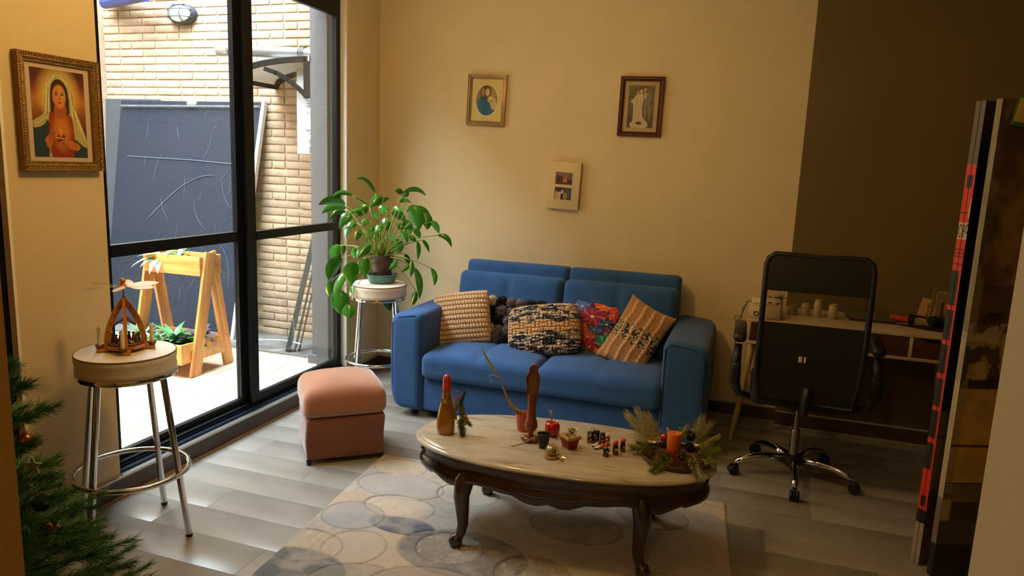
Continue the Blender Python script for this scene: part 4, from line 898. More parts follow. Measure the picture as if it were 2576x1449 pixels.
fig=[(-.045,-.005,'5a3a2c'),(-.032,-.03,'4c5a30'),(-.018,.01,'6a4026'),(.012,.012,'3a2418'),(.028,.0,'7a4a28'),(.045,-.01,'3c3024'),(.038,-.03,'5a4a3a')]
for i,(x,y,c) in enumerate(fig):
    g=G(); g.lathe([(.0075,.035),(.008,.04),(.0055,.058),(.003,.062)],10,T=TR((x,y,0))); g.sphere((x,y,.067),.0055,8,6); g.build('figure',mat('toy_paint_'+c,c,.5),py)
G().rbox((.005,-.035,.042),(.03,.014,.01),.002).build('manger',DOAK,py)
for (x,y) in ((.0,-.04),(.02,-.045),(-.02,-.042)): G().sphere((x,y-.003,.040),(.008,.005,.005),8,6).build('sheep',mat('toy_white','c9b690',.6),py)
WAX=mat('white_wax','ece4d0',.5); 
for (x,y,h) in ((-.090,.0,.0),(-.012,-.088,.0),(.092,.0,.0),(.0,.088,0)):
    if y<0 or y==0 or True:
        G().lathe([(.006,.013),(.014,.017),(.0165,.026),(.0155,.028),(.012,.024),(.0,.022)],18,T=TR((x,y,0)),cap=False).build('candle_cup',DOAK,py)
        c=G().lathe([(.0072,.022),(.0074,.094),(.005,.099),(.001,.1)],14,T=TR((x,y,0))).build('candle',WAX,py,.8)
        G().tube([(x,y,.098),(x+.001,y,.106)],.0008,5).build('wick',BLK,c)
G().lathe([(.004,.245),(.016,.25),(.018,.256),(.010,.262),(.007,.266),(.0105,.272),(.011,.279),(.007,.285),(.001,.287)],20).build('hub',OAK,py,1.2)
for k in range(6):
    a=k*PI/3+.35; pts=[]
    for s_ in range(11):
        u=s_/10; x=.016+.120*u; w=.0015+.0215*math.sin(PI*min(1,u*.98+.01)**1.25)**.8*(1 if u<1 else 0)
        pts.append((x,w))
    poly=pts+[(x,-w) for x,w in pts[::-1]]
    T=rotz(a)@Matrix.Translation((0,0,.257))@Matrix.Rotation(.24,4,'X')
    b_=G().prism(poly,-.0008,.0008,T).build('propeller_blade',BIR,py)
# ---------------------------------------------------------------- things on the coffee table
TZ=.4106
bt=thing('bottle','gold curved bottle with a red wax cap on the marble table','bottle',(1.443,-2.02,TZ),.12)
GB=mat('gold_bottle_glaze','a5701a',.22,.35,coat=.6); RW=mat('red_sealing_wax','b02a12',.35,coat=.3)
g=G(); P=[]
for (z,rx,ry) in ((0,.030,.022),(.004,.036,.027),(.03,.040,.030),(.07,.038,.028),(.11,.031,.024),(.14,.022,.020),(.160,.0165,.0165),(.175,.016,.016),(.20,.016,.016)):
    P.append([(rx*math.copysign(abs(math.cos(t))**.8,math.cos(t)),ry*math.copysign(abs(math.sin(t))**.8,math.sin(t)),z) for t in np.linspace(0,2*PI,33)[:-1]])
g.grid(P,wrap=True); g.f.append(tuple(range(32))[::-1]); g.build('body',GB,bt,1.2)
G().lathe([(.0168,.186),(.0178,.20),(.0175,.225),(.0168,.226),(.0172,.230),(.0165,.245),(.012,.256),(.004,.261),(.0005,.262)],20).build('wax_cap',RW,bt,.9)
G().tube([(.0175*math.cos(a),.0175*math.sin(a),.178) for a in np.linspace(0,2*PI,25)[:-1]],.0012,5,closed=True).build('neck_cord',GOLDB,bt)
tg=G().rbox((0,-.026,.149),(.028,.004,.028),.004).build('tag',mat('bronze_tag','8a6a2a',.4,.5),bt)
g=G()
for k in range(8): g.rbox((0,0,.005),(.0018,.001,.007),.0004,T=TR((0,-.0285,.150),0,k*PI/4))
g.build('flower_mark',mat('pale_mark','d8cfa8',.6),tg,kind='stuff')
G().tube([(.028,-.002,.165),(.040,-.012,.150),(.048,-.016,.128),(.044,-.018,.112),(.036,-.018,.100),(.044,-.016,.085),(.050,-.014,.07)],[.006,.009,.010,.011,.008,.009,.004],10,flat=.35).build('ribbon',mat('tan_ribbon','7a6030',.6),bt)
# sprig of greenery and berries leaning behind the bottle
FG=mat('sprig_green','56763a',.6,var=.3,scale=60)
def twig(g,base,tip,n,L,w,spread=.9,droop=0,seed=0,start=.15,flatq=False,cone=1):
    rs=random.Random(seed); b=Vector(base); t=Vector(tip); ax=(t-b); l=ax.length; ax.normalize(); u=ax.orthogonal().normalized(); v=ax.cross(u)
    for i in range(n):
        s_=start+(1-start)*(i+rs.random())/n; p=b+ax*l*s_+Vector((0,0,-droop*s_*s_)); a=i*2.4+rs.uniform(-.4,.4); k=spread*(1-.55*s_*cone)
        d=(ax*(1-k*.55)+(u*math.cos(a)+v*math.sin(a))*k).normalized(); ll=L*rs.uniform(.7,1.15)*(1-.25*s_); e=p+d*ll; sd=d.orthogonal().normalized()*w
        sd2=d.cross(sd)
        g.add([tuple(p+sd),tuple(p-sd),tuple(e-sd*.3),tuple(e+sd*.3)],[(0,1,2,3)]); g.add([tuple(p+sd2),tuple(p-sd2),tuple(e-sd2*.3),tuple(e+sd2*.3)],[(0,1,2,3)])
g=G(); twig(g,(.062,.006,.085),(.078,-.012,.006),260,.030,.0013,1,0,1); twig(g,(.055,.004,.11),(.078,.01,.190),110,.018,.0015,.8,0,2); twig(g,(.055,.004,.09),(.108,-.01,.055),110,.024,.0014,.8,0,3); g.tube([(.06,.006,.07),(.055,.004,.12),(.052,.006,.17)],.002,5)
g.build('greenery',FG,bt,3.1,kind='stuff')
G().sphere((.066,.012,.105),(.014,.012,.028),12,8).build('green_leaf',mat('olive_leaf','5b6420',.6),bt,3.1)
for q in ((.046,-.004,.188),(.056,-.006,.168),(.059,-.006,.160)): G().sphere(q,.006,10,8).build('berry',mat('red_berry','b01a1c',.3,coat=.4),bt,3.1)
for q in ((.088,-.004,.088),(.094,-.006,.075),(.09,-.01,.06)): G().sphere(q,(.006,.005,.012),8,6).build('seed_head',mat('amber_seed','a06a1c',.5),bt,3.1)
# terracotta pot with long bare stem
tp=thing('potted_plant','orange plastic pot with one long leaning stem, left behind the carved wooden piece','plant',(1.737,-1.848,TZ))
ORP=mat('orange_plastic_pot','b84a22',.4)
G().lathe([(.026,0),(.034,.062),(.036,.064),(.037,.078),(.034,.078),(.031,.066),(.0,.064)],28,cap=False).build('pot',ORP,tp,.7)
g=G(); pts=[(.01,0,.066),(-.01,0,.078),(-.04,.0,.088),(-.065,.0,.115),(-.085,0,.15),(-.11,0,.20),(-.135,.0,.245)]
G().tube(pts,[.008,.010,.0095,.008,.005,.003,.002],10).build('stem',mat('dry_brown_stem','6b4a2c',.8,var=.4,scale=90,bump=.6,bscale=200,col2='a08a62'),tp,3.1)
L2=[]
for s_ in range(10):
    u=s_/9; c=Vector((-.135,0,.245)).lerp(Vector((-.205,.0,.345)),u)+Vector((-.006*math.sin(PI*u),0,0)); w=.0065*math.sin(PI*(.2+.78*u))+.0008; L2.append([tuple(c+Vector((-.75*w,0,-.6*w))),tuple(c+Vector((0,.002,0))),tuple(c+Vector((.75*w,0,.6*w)))])
g=G(); g.grid(L2); g.build('leaf',mat('yellow_green_leaf','8f9c2c',.4,var=.2,scale=50),tp,3.1)
G().tube([(-.125,-.003,.225),(-.15,-.008,.235),(-.165,-.01,.225),(-.15,-.01,.205),(-.148,-.01,.195)],.0014,5).build('tendril',mat('dry_tendril','a8925e',.7),tp)
# carved wooden piece
cw=thing('carved_ornament','carved reddish wooden ornament shaped like a hand mirror standing on a flower foot','ornament',(1.803,-1.955,TZ),.2)
CW=mat('red_brown_carved_wood','7c4024',.28,var=.3,scale=30,bump=.2,bscale=90,coat=.4)
g=G()
for k in range(5):
    a=k*2*PI/5+.5; g.sphere((.024*math.cos(a),.020*math.sin(a),.012),(.019,.016,.012),12,8)
g.build('foot',CW,cw,3.1)
G().lathe([(.012,.012),(.010,.03),(.012,.042),(.022,.052),(.028,.066),(.026,.085),(.0185,.105),(.017,.14),(.0185,.175),(.020,.20),(.017,.215)],20).build('handle',CW,cw,1.2)
ol=smoothpoly([(0,.335),(.014,.330),(.018,.305),(.026,.285),(.029,.262),(.026,.235),(.018,.208),(0,.198),(-.020,.206),(-.026,.225),(-.025,.245),(-.030,.27),(-.024,.290),(-.016,.305),(-.014,.325)],4)
G().prism([(x,y) for x,y in ol],-.009,.009,Matrix.Rotation(PI/2,4,'X')).build('head_plate',CW,cw,.7)
il=smoothpoly([(0,.290),(.014,.280),(.018,.25),(.012,.222),(-.008,.214),(-.017,.23),(-.016,.262),(-.010,.283)],4)
hp=G().prism(il,.009,.0115,Matrix.Rotation(PI/2,4,'X')).build('inset_panel',mat('dull_olive_panel','6a5634',.35),cw,.7)
g=G(); 
n=len(ol)
g.tube([(x*.93,-.010,y*.985+.004) for x,y in ol],.0028,6,closed=True); g.build('carved_rim',CW,cw,3.1)
# black pot
bp_=thing('flower_pot','small black plastic pot with a dry leaf hanging out','pot',(1.873,-2.003,TZ))
G().lathe([(.018,0),(.025,.050),(.027,.051),(.028,.060),(.0255,.060),(.023,.046),(.0,.044)],24,cap=False).build('pot',mat('black_pot_plastic','17181a',.45),bp_,.7)
G().tube([(.0,-.0,.045),(-.005,-.015,.064),(-.03,-.03,.052),(-.07,-.045,.024),(-.115,-.05,.006),(-.135,-.05,.003)],[.0014,.0018,.0022,.003,.0028,.0008],6,flat=.5).build('dry_leaf',mat('dry_olive_leaf','8a7a38',.6),bp_,3.1)
# red apple pot
ap=thing('flower_pot','glossy red cat-eared ball pot holding a thin succulent','pot',(1.870,-1.855,TZ))
RG=mat('glossy_red_glaze','b3180c',.15,coat=.8)
G().lathe([(.018,0),(.028,.008),(.0335,.026),(.032,.045),(.026,.058),(.022,.060),(.019,.057),(.0,.052)],28,cap=False).build('pot',RG,ap,1.2)
for s_ in(-1,1): G().lathe([(.008,0),(.001,.014)],10,T=TR((s_*.022,-.004,.050),0,s_*.3)).build('ear',RG,ap)
g=G(); g.tube([(-.002,0,.052),(-.008,0,.08),(-.012,0,.112)],.0022,6); 
for i in range(14): z=.058+.004*i; a=i*2.4; g.sphere((-.003-.0007*i*1.0+.006*math.cos(a),.006*math.sin(a),z),(.0035,.003,.002),6,4)
g.build('succulent',mat('pale_succulent','8f9c70',.6),ap,3.1,kind='stuff')
# square red pot
sq=thing('flower_pot','square dark red pot with crinkled cream liner, pebbles and a succulent','pot',(1.972,-1.955,TZ),PI/4+.1)
def taper(w0,w1,z0,z1,g):
    g.add([(-w0,-w0,z0),(w0,-w0,z0),(w0,w0,z0),(-w0,w0,z0),(-w1,-w1,z1),(w1,-w1,z1),(w1,w1,z1),(-w1,w1,z1)],[(3,2,1,0),(0,1,5,4),(1,2,6,5),(2,3,7,6),(3,0,4,7)]); return g
taper(.021,.0305,0,.050,G()).build('pot',mat('dark_red_pot','8e1c1c',.45),sq,.5)
P=[]
for (k,z) in ((.0305,.040),(.034,.046),(.034,.054),(.031,.056),(.028,.050)):
    P.append([(k*max(-1,min(1,1.45*math.cos(t)))*(1+.04*math.sin(t*9)),k*max(-1,min(1,1.45*math.sin(t)))*(1+.04*math.cos(t*7)),z+.002*math.sin(t*11)) for t in np.linspace(0,2*PI,49)[:-1]])
g=G(); g.grid(P,wrap=True); g.f.append(tuple(range(len(g.v)-48,len(g.v)))); g.build('liner',mat('cream_paper_liner','b9a06c',.8,var=.2,scale=60),sq,3.1)
for i in range(16): 
    a=i*2.4; r_=.006+.0012*i; G().sphere((r_*math.cos(a)*.95,r_*math.sin(a)*.95,.053),(.005,.004,.003),7,5).build('pebble',mat('cream_pebble','c9b088',.7,rnd=.2),sq,3.1)
def succ(g,c,n,L,w,seed,el=(.3,1.3)):
    rs=random.Random(seed)
    for i in range(n):
        a=i*2.4; e=rs.uniform(*el); l=L*rs.uniform(.7,1.2); d=Vector((math.cos(a)*math.cos(e),math.sin(a)*math.cos(e),math.sin(e))); c0=Vector(c)
        g.tube([c0,c0+d*l*.4,c0+d*l*.8,c0+d*l+Vector((0,0,-.1*l))],[w*.6,w,w*.7,w*.1],6,flat=.5)
g=G(); succ(g,(.010,.004,.052),9,.032,.0035,5); succ(g,(-.012,0,.052),8,.014,.003,6); g.build('succulent',mat('green_succulent','5a6a3c',.5),sq,3.1,kind='stuff')
wp=thing('flower_pot','tiny white pot with a small succulent behind the square red pot','pot',(1.957,-1.835,TZ))
G().lathe([(.012,0),(.018,.026),(.0205,.034),(.018,.034),(.015,.028),(.0,.026)],20,cap=False).build('pot',mat('white_glaze','d8ccb4',.3),wp,.7)
g=G(); succ(g,(0,0,.028),10,.016,.0032,8); g.build('succulent',mat('green_succulent','5a6a3c',.5),wp,3.1,kind='stuff')
# cellophane wrapped favour
cf=thing('wrapped_favour','small cellophane-wrapped dome with green and gold ribbon at the front of the table','favour',(1.930,-2.085,TZ))
G().lathe([(.026,0),(.031,.004),(.030,.008),(.024,.009)],24).build('saucer',mat('tan_saucer','a5764a',.5),cf,.8)
G().sphere((0,0,.026),(.020,.020,.018),14,10,fn=lambda p:1+.08*math.sin(p[0]*9)*math.sin(p[1]*8)).build('filling',mat('olive_filling','4c5a34',.6,var=.5,scale=150,col2='c0a24a'),cf,3.1)
cm=glass_mat('cellophane',(.95,.96,.95),.35,.12)
g=G(); g.sphere((0,0,.028),(.029,.029,.028),18,12,fn=lambda p:1+.07*math.sin(p[0]*17+p[2]*9)*math.cos(p[1]*15)); g.tube([(.026,-.006,.014),(.042,-.01,.012),(.060,-.012,.006)],[.004,.010,.017],10,flat=.5,cap=False); g.build('cellophane',cm,cf,3.1)
for k in range(3): G().tube([(.024,-.012,.016),(.036+.006*k,-.016-.004*k,.026-.007*k),(.044+.004*k,-.014-.008*k,.018-.006*k)],[.002,.004,.001],6,flat=.4).build('ribbon_tail',mat('gold_ribbon' if k else 'green_ribbon','c9a02c' if k else '2c5a30',.3,.4 if k else 0),cf,3.1)
# miniature ornaments
def doll(loc,h,label,hat,face,badge,rz):
    t=thing('figurine',label,'figurine',loc,rz,'small painted figurines standing at the right of the table')
    G().lathe([(.0115,0),(.013,.003),(.0125,.010),(.011,.012)],16).build('base',mat('red_brown_glaze','7a2410',.3),t,.8)
    G().lathe([(.0105,.011),(.0115,.020),(.0105,h*.55),(.008,h*.66)],16).build('body',mat('black_glaze','15110f',.3),t,1.2)
    G().lathe([(.0078,h*.64),(.0092,h*.72),(.0085,h*.80)],16).build('face_band',mat('mini_'+face,face,.4),t,1.2)
    G().lathe([(.0102,h*.76),(.0105,h*.84),(.0085,h*.93),(.004,h*.97),(.0005,h)],16).build('hat',mat('mini_'+hat,hat,.35),t,1.2)
    G().lathe([(.0065,0),(.0065,.0008),(.0025,.0012)],14,T=TR((.003,-.0108,h*.38),PI/2)).build('badge',mat('mini_'+badge,badge,.4),t,1.2)
doll((2.130,-1.984,TZ),.056,'small black painted figurine with a red and white cap, front one of the three','b02a14','d8c4b0','5c8a4a',.3)
doll((2.162,-1.948,TZ),.060,'small black painted figurine with a plain red hood and yellow-green disc','b83418','b83418','a8a02c',.1)
doll((2.185,-1.908,TZ),.058,'small black painted figurine with an orange-red banded cap, nearest the candle wreath','b8481c','15110f','9a9a70',.5)
def ret(loc,w,h,cols,label,rz=0):
    t=thing('figurine',label,'figurine',loc,rz,'painted miniature ornaments in the middle of the table')
    g=G(); g.rbox((0,0,h*.5),(w,.016,h),.007,3,k=2); g.build('body',mat('mini_'+cols[0],cols[0],.35),t,3.1)
    G().rbox((0,0,.005),(w*1.08,.020,.010),.004,1).build('base',mat('mini_'+cols[1],cols[1],.35),t,3.1)
    rs=random.Random(int(w*1e5))
    for k in range(5):
        g=G().lathe([(.0042,0),(.0042,.001),(.0015,.0025)],10,T=TR((rs.uniform(-.35,.35)*w,-.0078,rs.uniform(.25,.8)*h),PI/2)); g.build('painted_disc',mat('mini_'+cols[2+k%3],cols[2+k%3],.35),t)
    return t
ret((2.038,-1.868,TZ),.024,.050,('3a3c50','8a3a18','b06a3a','8aa0b0','c9b48a'),'blue-grey and red painted house-shaped miniature, leftmost of the miniatures',.2)
a_=ret((2.062,-1.856,TZ),.030,.054,('1c1614','6a3418','7a4a26','9aa0a8','b0784a'),'dark round-shouldered painted miniature with tan dots, second from the left',.2)
G().tube([(-.014+.008*math.cos(t),.004,.055+.008*math.sin(t)) for t in np.linspace(0,2*PI,17)[:-1]],.0009,5,closed=True).build('ring',GOLDB,a_)
ret((2.092,-1.866,TZ),.022,.052,('181210','5a3420','b8a890','8a4a2c','3a4a6a'),'narrow black miniature with a pale arch, third from the left',.25)
b_=ret((2.112,-1.868,TZ),.022,.042,('8e2c1c','7a2414','d8c8a0','4a5a90','e0d8c8'),'red painted miniature with a cream hood, rightmost of the back miniatures',.3)
G().sphere((0,0,.043),(.010,.008,.009),12,8).build('hood',mat('mini_cream','d8c8a0',.5),b_,3.1)
def shoe(loc,col,sole,label,rz):
    t=thing('miniature_shoe',label,'figurine',loc,rz,'miniature shoes among the table ornaments')
    G().rbox((0,0,.0022),(.026,.012,.0044),.0018,3,fn=lambda q,h:[q[0],q[1]*(1+.25*math.cos(q[0]*180)),q[2]]).build('sole',mat('mini_'+sole,sole,.5),t,3.1)
    g=G(); g.sphere((-.005,0,.0075),(.009,.0062,.0042),12,8); g.lathe([(.006,.004),(.0064,.013),(.0052,.016),(.0045,.012)],12,T=TR((.006,0,0)),cap=False); g.build('upper',mat('mini_'+col,col,.5),t,3.1)
shoe((2.070,-1.905,TZ),'d8ccb4','1c1812','cream miniature shoe with dark sole, left of the pair in front of the miniatures',.5)
shoe((2.083,-1.926,TZ),'e0d4bc','1c1812','cream miniature shoe with dark sole, frontmost of the pair',.5)
shoe((2.097,-1.905,TZ),'c8703c','8e4418','orange miniature shoe beside the cream shoes',1.4)
shoe((2.128,-1.925,TZ),'d0c8bc','4a4038','pale miniature shoe behind the red-and-white-capped figurine',1.6)
cpm=thing('miniature_figurine','tiny violet-blue cap lying among the miniature shoes','figurine',(2.078,-1.884,TZ),.6)
G().sphere((0,0,.008),(.011,.010,.010),12,8).build('crown',mat('mini_violet','4a4c80',.6),cpm,3.1); G().rbox((-.013,0,.004),(.012,.014,.002),.0008).build('brim',mat('mini_violet','4a4c80',.6),cpm)
# ---------------------------------------------------------------- candle wreath
WC=(2.400,-1.905)
wr=thing('candle_wreath','round dark tray wreath of frosted pine sprigs with cones on the right of the table','wreath',(WC[0],WC[1],TZ))
G().lathe([(.118,0),(.132,.004),(.136,.020),(.133,.021),(.128,.008),(.0,.007)],48,cap=False).build('tray',mat('dark_brown_tray','3a2018',.3,coat=.3),wr,.8)
FR=mat('frosted_pine','b0aa86',.7,var=.35,scale=80,col2='7a7c52'); GRN=mat('cedar_green','8a9430',.7,var=.3,scale=60); GR2=mat('frosted_cedar','c0b98e',.7,var=.35,scale=90,col2='83864e')
def W_(x,y,z): return (x-WC[0],y-WC[1],z-TZ)
spr=[((2.30,-1.84,.43),(2.185,-1.745,.500),180,.06,.0011,.5,FR),((2.31,-1.83,.43),(2.225,-1.735,.515),180,.06,.0011,.5,FR),((2.32,-1.83,.43),(2.262,-1.735,.505),160,.06,.0011,.6,FR),
((2.45,-1.82,.44),(2.475,-1.72,.515),150,.06,.0011,.5,FR),((2.45,-1.82,.44),(2.505,-1.75,.505),120,.06,.0010,.5,FR),
((2.47,-1.85,.44),(2.552,-1.765,.482),170,.022,.0018,.9,GR2),((2.48,-1.88,.44),(2.552,-1.85,.455),150,.032,.0010,1.1,GRN),
((2.32,-1.90,.43),(2.225,-1.925,.438),120,.036,.0010,1.1,GRN),((2.32,-1.88,.44),(2.245,-1.90,.455),90,.032,.0010,1.1,GRN),
((2.37,-1.98,.445),(2.330,-2.075,.418),180,.034,.0010,1.2,GRN),((2.39,-1.97,.45),(2.355,-2.01,.452),120,.030,.0010,1.2,GRN),
((2.46,-1.95,.45),(2.485,-2.035,.432),130,.030,.0015,.9,GR2),((2.45,-1.96,.455),(2.47,-2.0,.46),90,.020,.0018,.9,GR2),((2.475,-2.0,.44),(2.50,-2.055,.425),70,.05,.0008,.5,FR),
((2.37,-1.82,.45),(2.350,-1.775,.485),60,.018,.0016,.8,GR2),((2.41,-1.81,.46),(2.425,-1.77,.508),90,.020,.0016,.9,GR2),((2.42,-1.80,.45),(2.40,-1.765,.49),50,.02,.0016,.8,GRN),((2.50,-1.93,.44),(2.535,-1.93,.43),90,.03,.0012,.8,GRN)]
for i,(b,t,n,L_n,w,sp,m_) in enumerate(spr):
    g=G(); twig(g,W_(*b),W_(*t),int(n*1.5),L_n*1.15,w,sp,0,i+20); g.tube([W_(*b),W_(*t)],[.0028,.0008],5); g.build('sprig',m_,wr,3.1)
CONE=mat('brown_pine_cone','4a3324',.7); CONEF=mat('frosted_cone_tips','a88a6e',.7)
def cone(loc,rx,rz_,s,m_,par,name='pine_cone'):
    g=G(); g.sphere((0,0,0),(.010*s,.010*s,.018*s),8,6)
    for r_ in range(7):
        z=-.015+.0052*r_; rad=.019*math.sin(PI*(r_+1.2)/9)**.7
        for k in range(9):
            a=2*PI*k/9+r_*.35; c,q=math.cos(a),math.sin(a); w=.005
            g.add([((rad*.3*c-w*.5*q)*s,(rad*.3*q+w*.5*c)*s,(z-.001)*s),((rad*.3*c+w*.5*q)*s,(rad*.3*q-w*.5*c)*s,(z-.001)*s),((rad*c+w*q)*s,(rad*q-w*c)*s,(z+.003)*s),((rad*1.12*c)*s,(rad*1.12*q)*s,(z+.006)*s),((rad*c-w*q)*s,(rad*q+w*c)*s,(z+.003)*s)],[(0,1,2,3,4),(4,3,2,1,0)])
    o=g.build(name,m_,par,3.1); o.location=loc; o.rotation_euler=(rx,0,rz_); return o
cone(W_(2.442,-1.785,.470),.5,.3,1.05,CONE,wr); cone(W_(2.423,-1.968,.462),1.9,.2,1.0,CONEF,wr); cone(W_(2.445,-1.885,.462),1.2,.8,1.0,CONE,wr); cone(W_(2.345,-1.865,.45),1.3,2.2,.95,CONE,wr)
G().sphere(W_(2.338,-1.805,.459),.018,18,12).build('red_ball',mat('red_bauble','a82412',.25,coat=.5),wr,3.1)
pc_=thing('pillar_candle','orange pillar candle standing in the middle of the wreath','candle',(2.385,-1.868,TZ+.0075))
cmt=mat('orange_wax','c8690e',.45); _b=cmt.node_tree.nodes['Principled BSDF']; _b.inputs['Subsurface Weight'].default_value=.15; _b.inputs['Subsurface Scale'].default_value=.01
G().lathe([(.0285,.024),(.029,.028),(.029,.088),(.027,.091),(.020,.0885),(.0,.087)],32,cap=False).build('upper_wax',cmt,pc_,1.0)
G().lathe([(.0,.0),(.029,.0),(.030,.003),(.030,.022),(.0285,.025),(.0,.025)],32,cap=False).build('red_base',mat('red_wax','ab2c0c',.35),pc_,1.0)
G().tube([(0,0,.087),(.0005,0,.096)],.0011,5).build('wick',BLK,pc_)
for i,(q,tl,lb) in enumerate((((2.294,-1.868,.437),-.05,'tealight in a metal cup on the left side of the wreath'),((2.470,-1.862,.448),.22,'tilted tealight in a metal cup on the right side of the wreath'))):
    tt=thing('tealight',lb,'candle',q); tt.rotation_euler=(0,tl*-1,0); tt['group']='tealights on the wreath'
    G().lathe([(.017,0),(.019,.002),(.019,.019),(.0195,.020),(.0182,.020),(.018,.004)],24,cap=False).build('cup',mat('brass_tin','8a7640',.35,.7),tt,.8)
    G().lathe([(.0,.0165),(.0175,.0165),(.0178,.019),(.0176,.003),(0,.003)],24,cap=False).build('wax',mat('cream_wax','d8c490',.5),tt,.8)
    G().tube([(0,0,.0165),(.002,0,.021)],.0008,5).build('wick',BLK,tt)
# ---------------------------------------------------------------- office chair
BLKF=mat('black_mesh_fabric','0c0b0a',.75,bump=.3,bscale=900); BLKL=mat('black_leatherette','0e0d0c',.42,bump=.08,bscale=150)
ch=thing('office_chair','black high-backed office chair with chrome star base, seen from behind','chair',(2.92,-.87,0),.0)
MSH=bpy.data.materials.new('see_through_mesh'); MSH.use_nodes=True
N=MSH.node_tree.nodes; L=MSH.node_tree.links; b=N['Principled BSDF']; b.inputs['Base Color'].default_value=(.006,.006,.006,1); b.inputs['Roughness'].default_value=.7
tc=N.new('ShaderNodeTexCoord'); sx=N.new('ShaderNodeSeparateXYZ'); L.new(tc.outputs['Object'],sx.inputs[0])
def wv(a,b_):
    s1=N.new('ShaderNodeMath'); s1.operation='ADD' if b_>0 else 'SUBTRACT'; L.new(sx.outputs[0],s1.inputs[0]); L.new(sx.outputs[2],s1.inputs[1])
    m_=N.new('ShaderNodeMath'); m_.operation='MULTIPLY'; m_.inputs[1].default_value=a; L.new(s1.outputs[0],m_.inputs[0]); s2=N.new('ShaderNodeMath'); s2.operation='SINE'; L.new(m_.outputs[0],s2.inputs[0]); s3=N.new('ShaderNodeMath'); s3.operation='ABSOLUTE'; L.new(s2.outputs[0],s3.inputs[0]); return s3.outputs[0]
mu=N.new('ShaderNodeMath'); mu.operation='MULTIPLY'; L.new(wv(900,1),mu.inputs[0]); L.new(wv(900,-1),mu.inputs[1])
gt_=N.new('ShaderNodeMath'); gt_.operation='LESS_THAN'; gt_.inputs[1].default_value=.16; L.new(mu.outputs[0],gt_.inputs[0]); L.new(gt_.outputs[0],b.inputs['Alpha'])
BT=TR((0,-.215,0),.05)
def bx(z): # half width of the back at height z
    return .205+.025*min(1,max(0,(z-.42)/.2))-.0*z
def byc(z): return -.045*math.sin(PI*min(1,max(0,(z-.45)/.75)))
fr=[]
zs=[.47,.52,.6,.7,.8,.9,1.0,1.08,1.14]
right=[(bx(z),byc(z),z) for z in zs]; top=[(.222,byc(1.17),1.172),(.195,byc(1.2),1.192),(.12,byc(1.2),1.192),(0,byc(1.2),1.186)]
rt=right+top; outline=rt+[(-x,y,z) for x,y,z in rt[::-1][1:]]
G().tube(outline,.014,10,closed=True,T=BT).build('back_frame',BLK,ch,3.1)
def sheet(z0,z1,n,off,inset,thick=0):
    P=[]
    for z in np.linspace(z0,z1,n): w=bx(z)-inset if z<1.12 else (bx(1.12)-inset)*(1-((z-1.12)/.075)**2*.12); P.append([(w*u,byc(z)+off,z) for u in np.linspace(-1,1,9)])
    return P
g=G(); g.grid(sheet(.87,1.03,8,-.002,.0),BT); g.build('mesh_back',MSH,ch,3.1)
g=G(); g.grid(sheet(1.025,1.192,10,-.010,-.004),BT); g.grid(sheet(1.025,1.192,10,.010,-.004),BT,flip=True); g.build('headrest',BLKL,ch,3.1)
g=G(); g.grid(sheet(.47,.872,14,-.006,.0),BT); g.grid(sheet(.47,.872,14,.008,.0),BT,flip=True); bk_=g.build('lower_back',BLKF,ch,3.1)
for (x,w) in ((-.040,.0095),(-.020,.0055)): G().rbox((x,byc(.70)-.010,.706),(w*1.7,.002,.028),.0008,T=BT).build('white_label',mat('label_white','d6c8b0',.6),ch)
G().rbox((0,-.0,.475),(.49,.48,.085),.04,8,fn=soft(.012,2,1,.6),k=3).build('seat',BLKF,ch,3.1)
for s_ in (-1,1):
    g=G(); g.tube([(s_*.24,-.12,.44),(s_*.30,-.12,.45),(s_*.325,-.12,.52),(s_*.325,-.13,.62),(s_*.322,-.10,.70)],[.016,.020,.024,.024,.02],10); g.build('arm_post',BLK,ch,3.1)
    G().rbox((s_*.318,-.02,.765),(.062,.26,.045),.02,3,k=2,fn=lambda q,h:[q[0],q[1],q[2]-.03*max(0,-q[1]/h[1])**2]).build('arm_pad',BLKL,ch,3.1)
    G().rbox((s_*.325,-.14,.56),(.05,.07,.12),.015,2).build('arm_bracket',BLK,ch,3.1)
G().rbox((0,-.02,.425),(.26,.24,.03),.01).build('mechanism',BLK,ch)
G().tube([(0,-.08,.43),(0,-.20,.42),(0,-.245,.46),(0,-.25,.56)],.018,10,flat=2).build('back_bar',BLK,ch,3.1)
G().lathe([(.013,.22),(.013,.42)],16).lathe([(.023,.12),(.023,.255),(.020,.26)],18).build('gas_lift',mat('brushed_steel','8f867a',.3,.9),ch,.8)
G().lathe([(.045,.075),(.050,.085),(.048,.118),(.03,.125)],20).build('hub',BLK,ch,.8)
for a in (198,270,342,54,126):
    a=math.radians(a); T=rotz(a)
    l=G().tube([(.04,0,.098),(.14,0,.106),(.20,0,.102),(.26,0,.085),(.30,0,.066)],[.020,.0175,.0165,.0155,.013],12,T=T,flat=1.2).build('leg',CHR,ch,3.1)
    cs=G(); 
    for yy in (-.014,.014): cs.lathe([(.006,-.008),(.024,-.008),(.027,-.003),(.027,.003),(.024,.008),(.006,.008)],18,T=T@TR((.305,yy,.027),PI/2))
    cs.rbox((.303,0,.038),(.05,.012,.036),.006,T=T); cs.build('castor',mat('castor_black','0a0a0a',.4),l,.8)
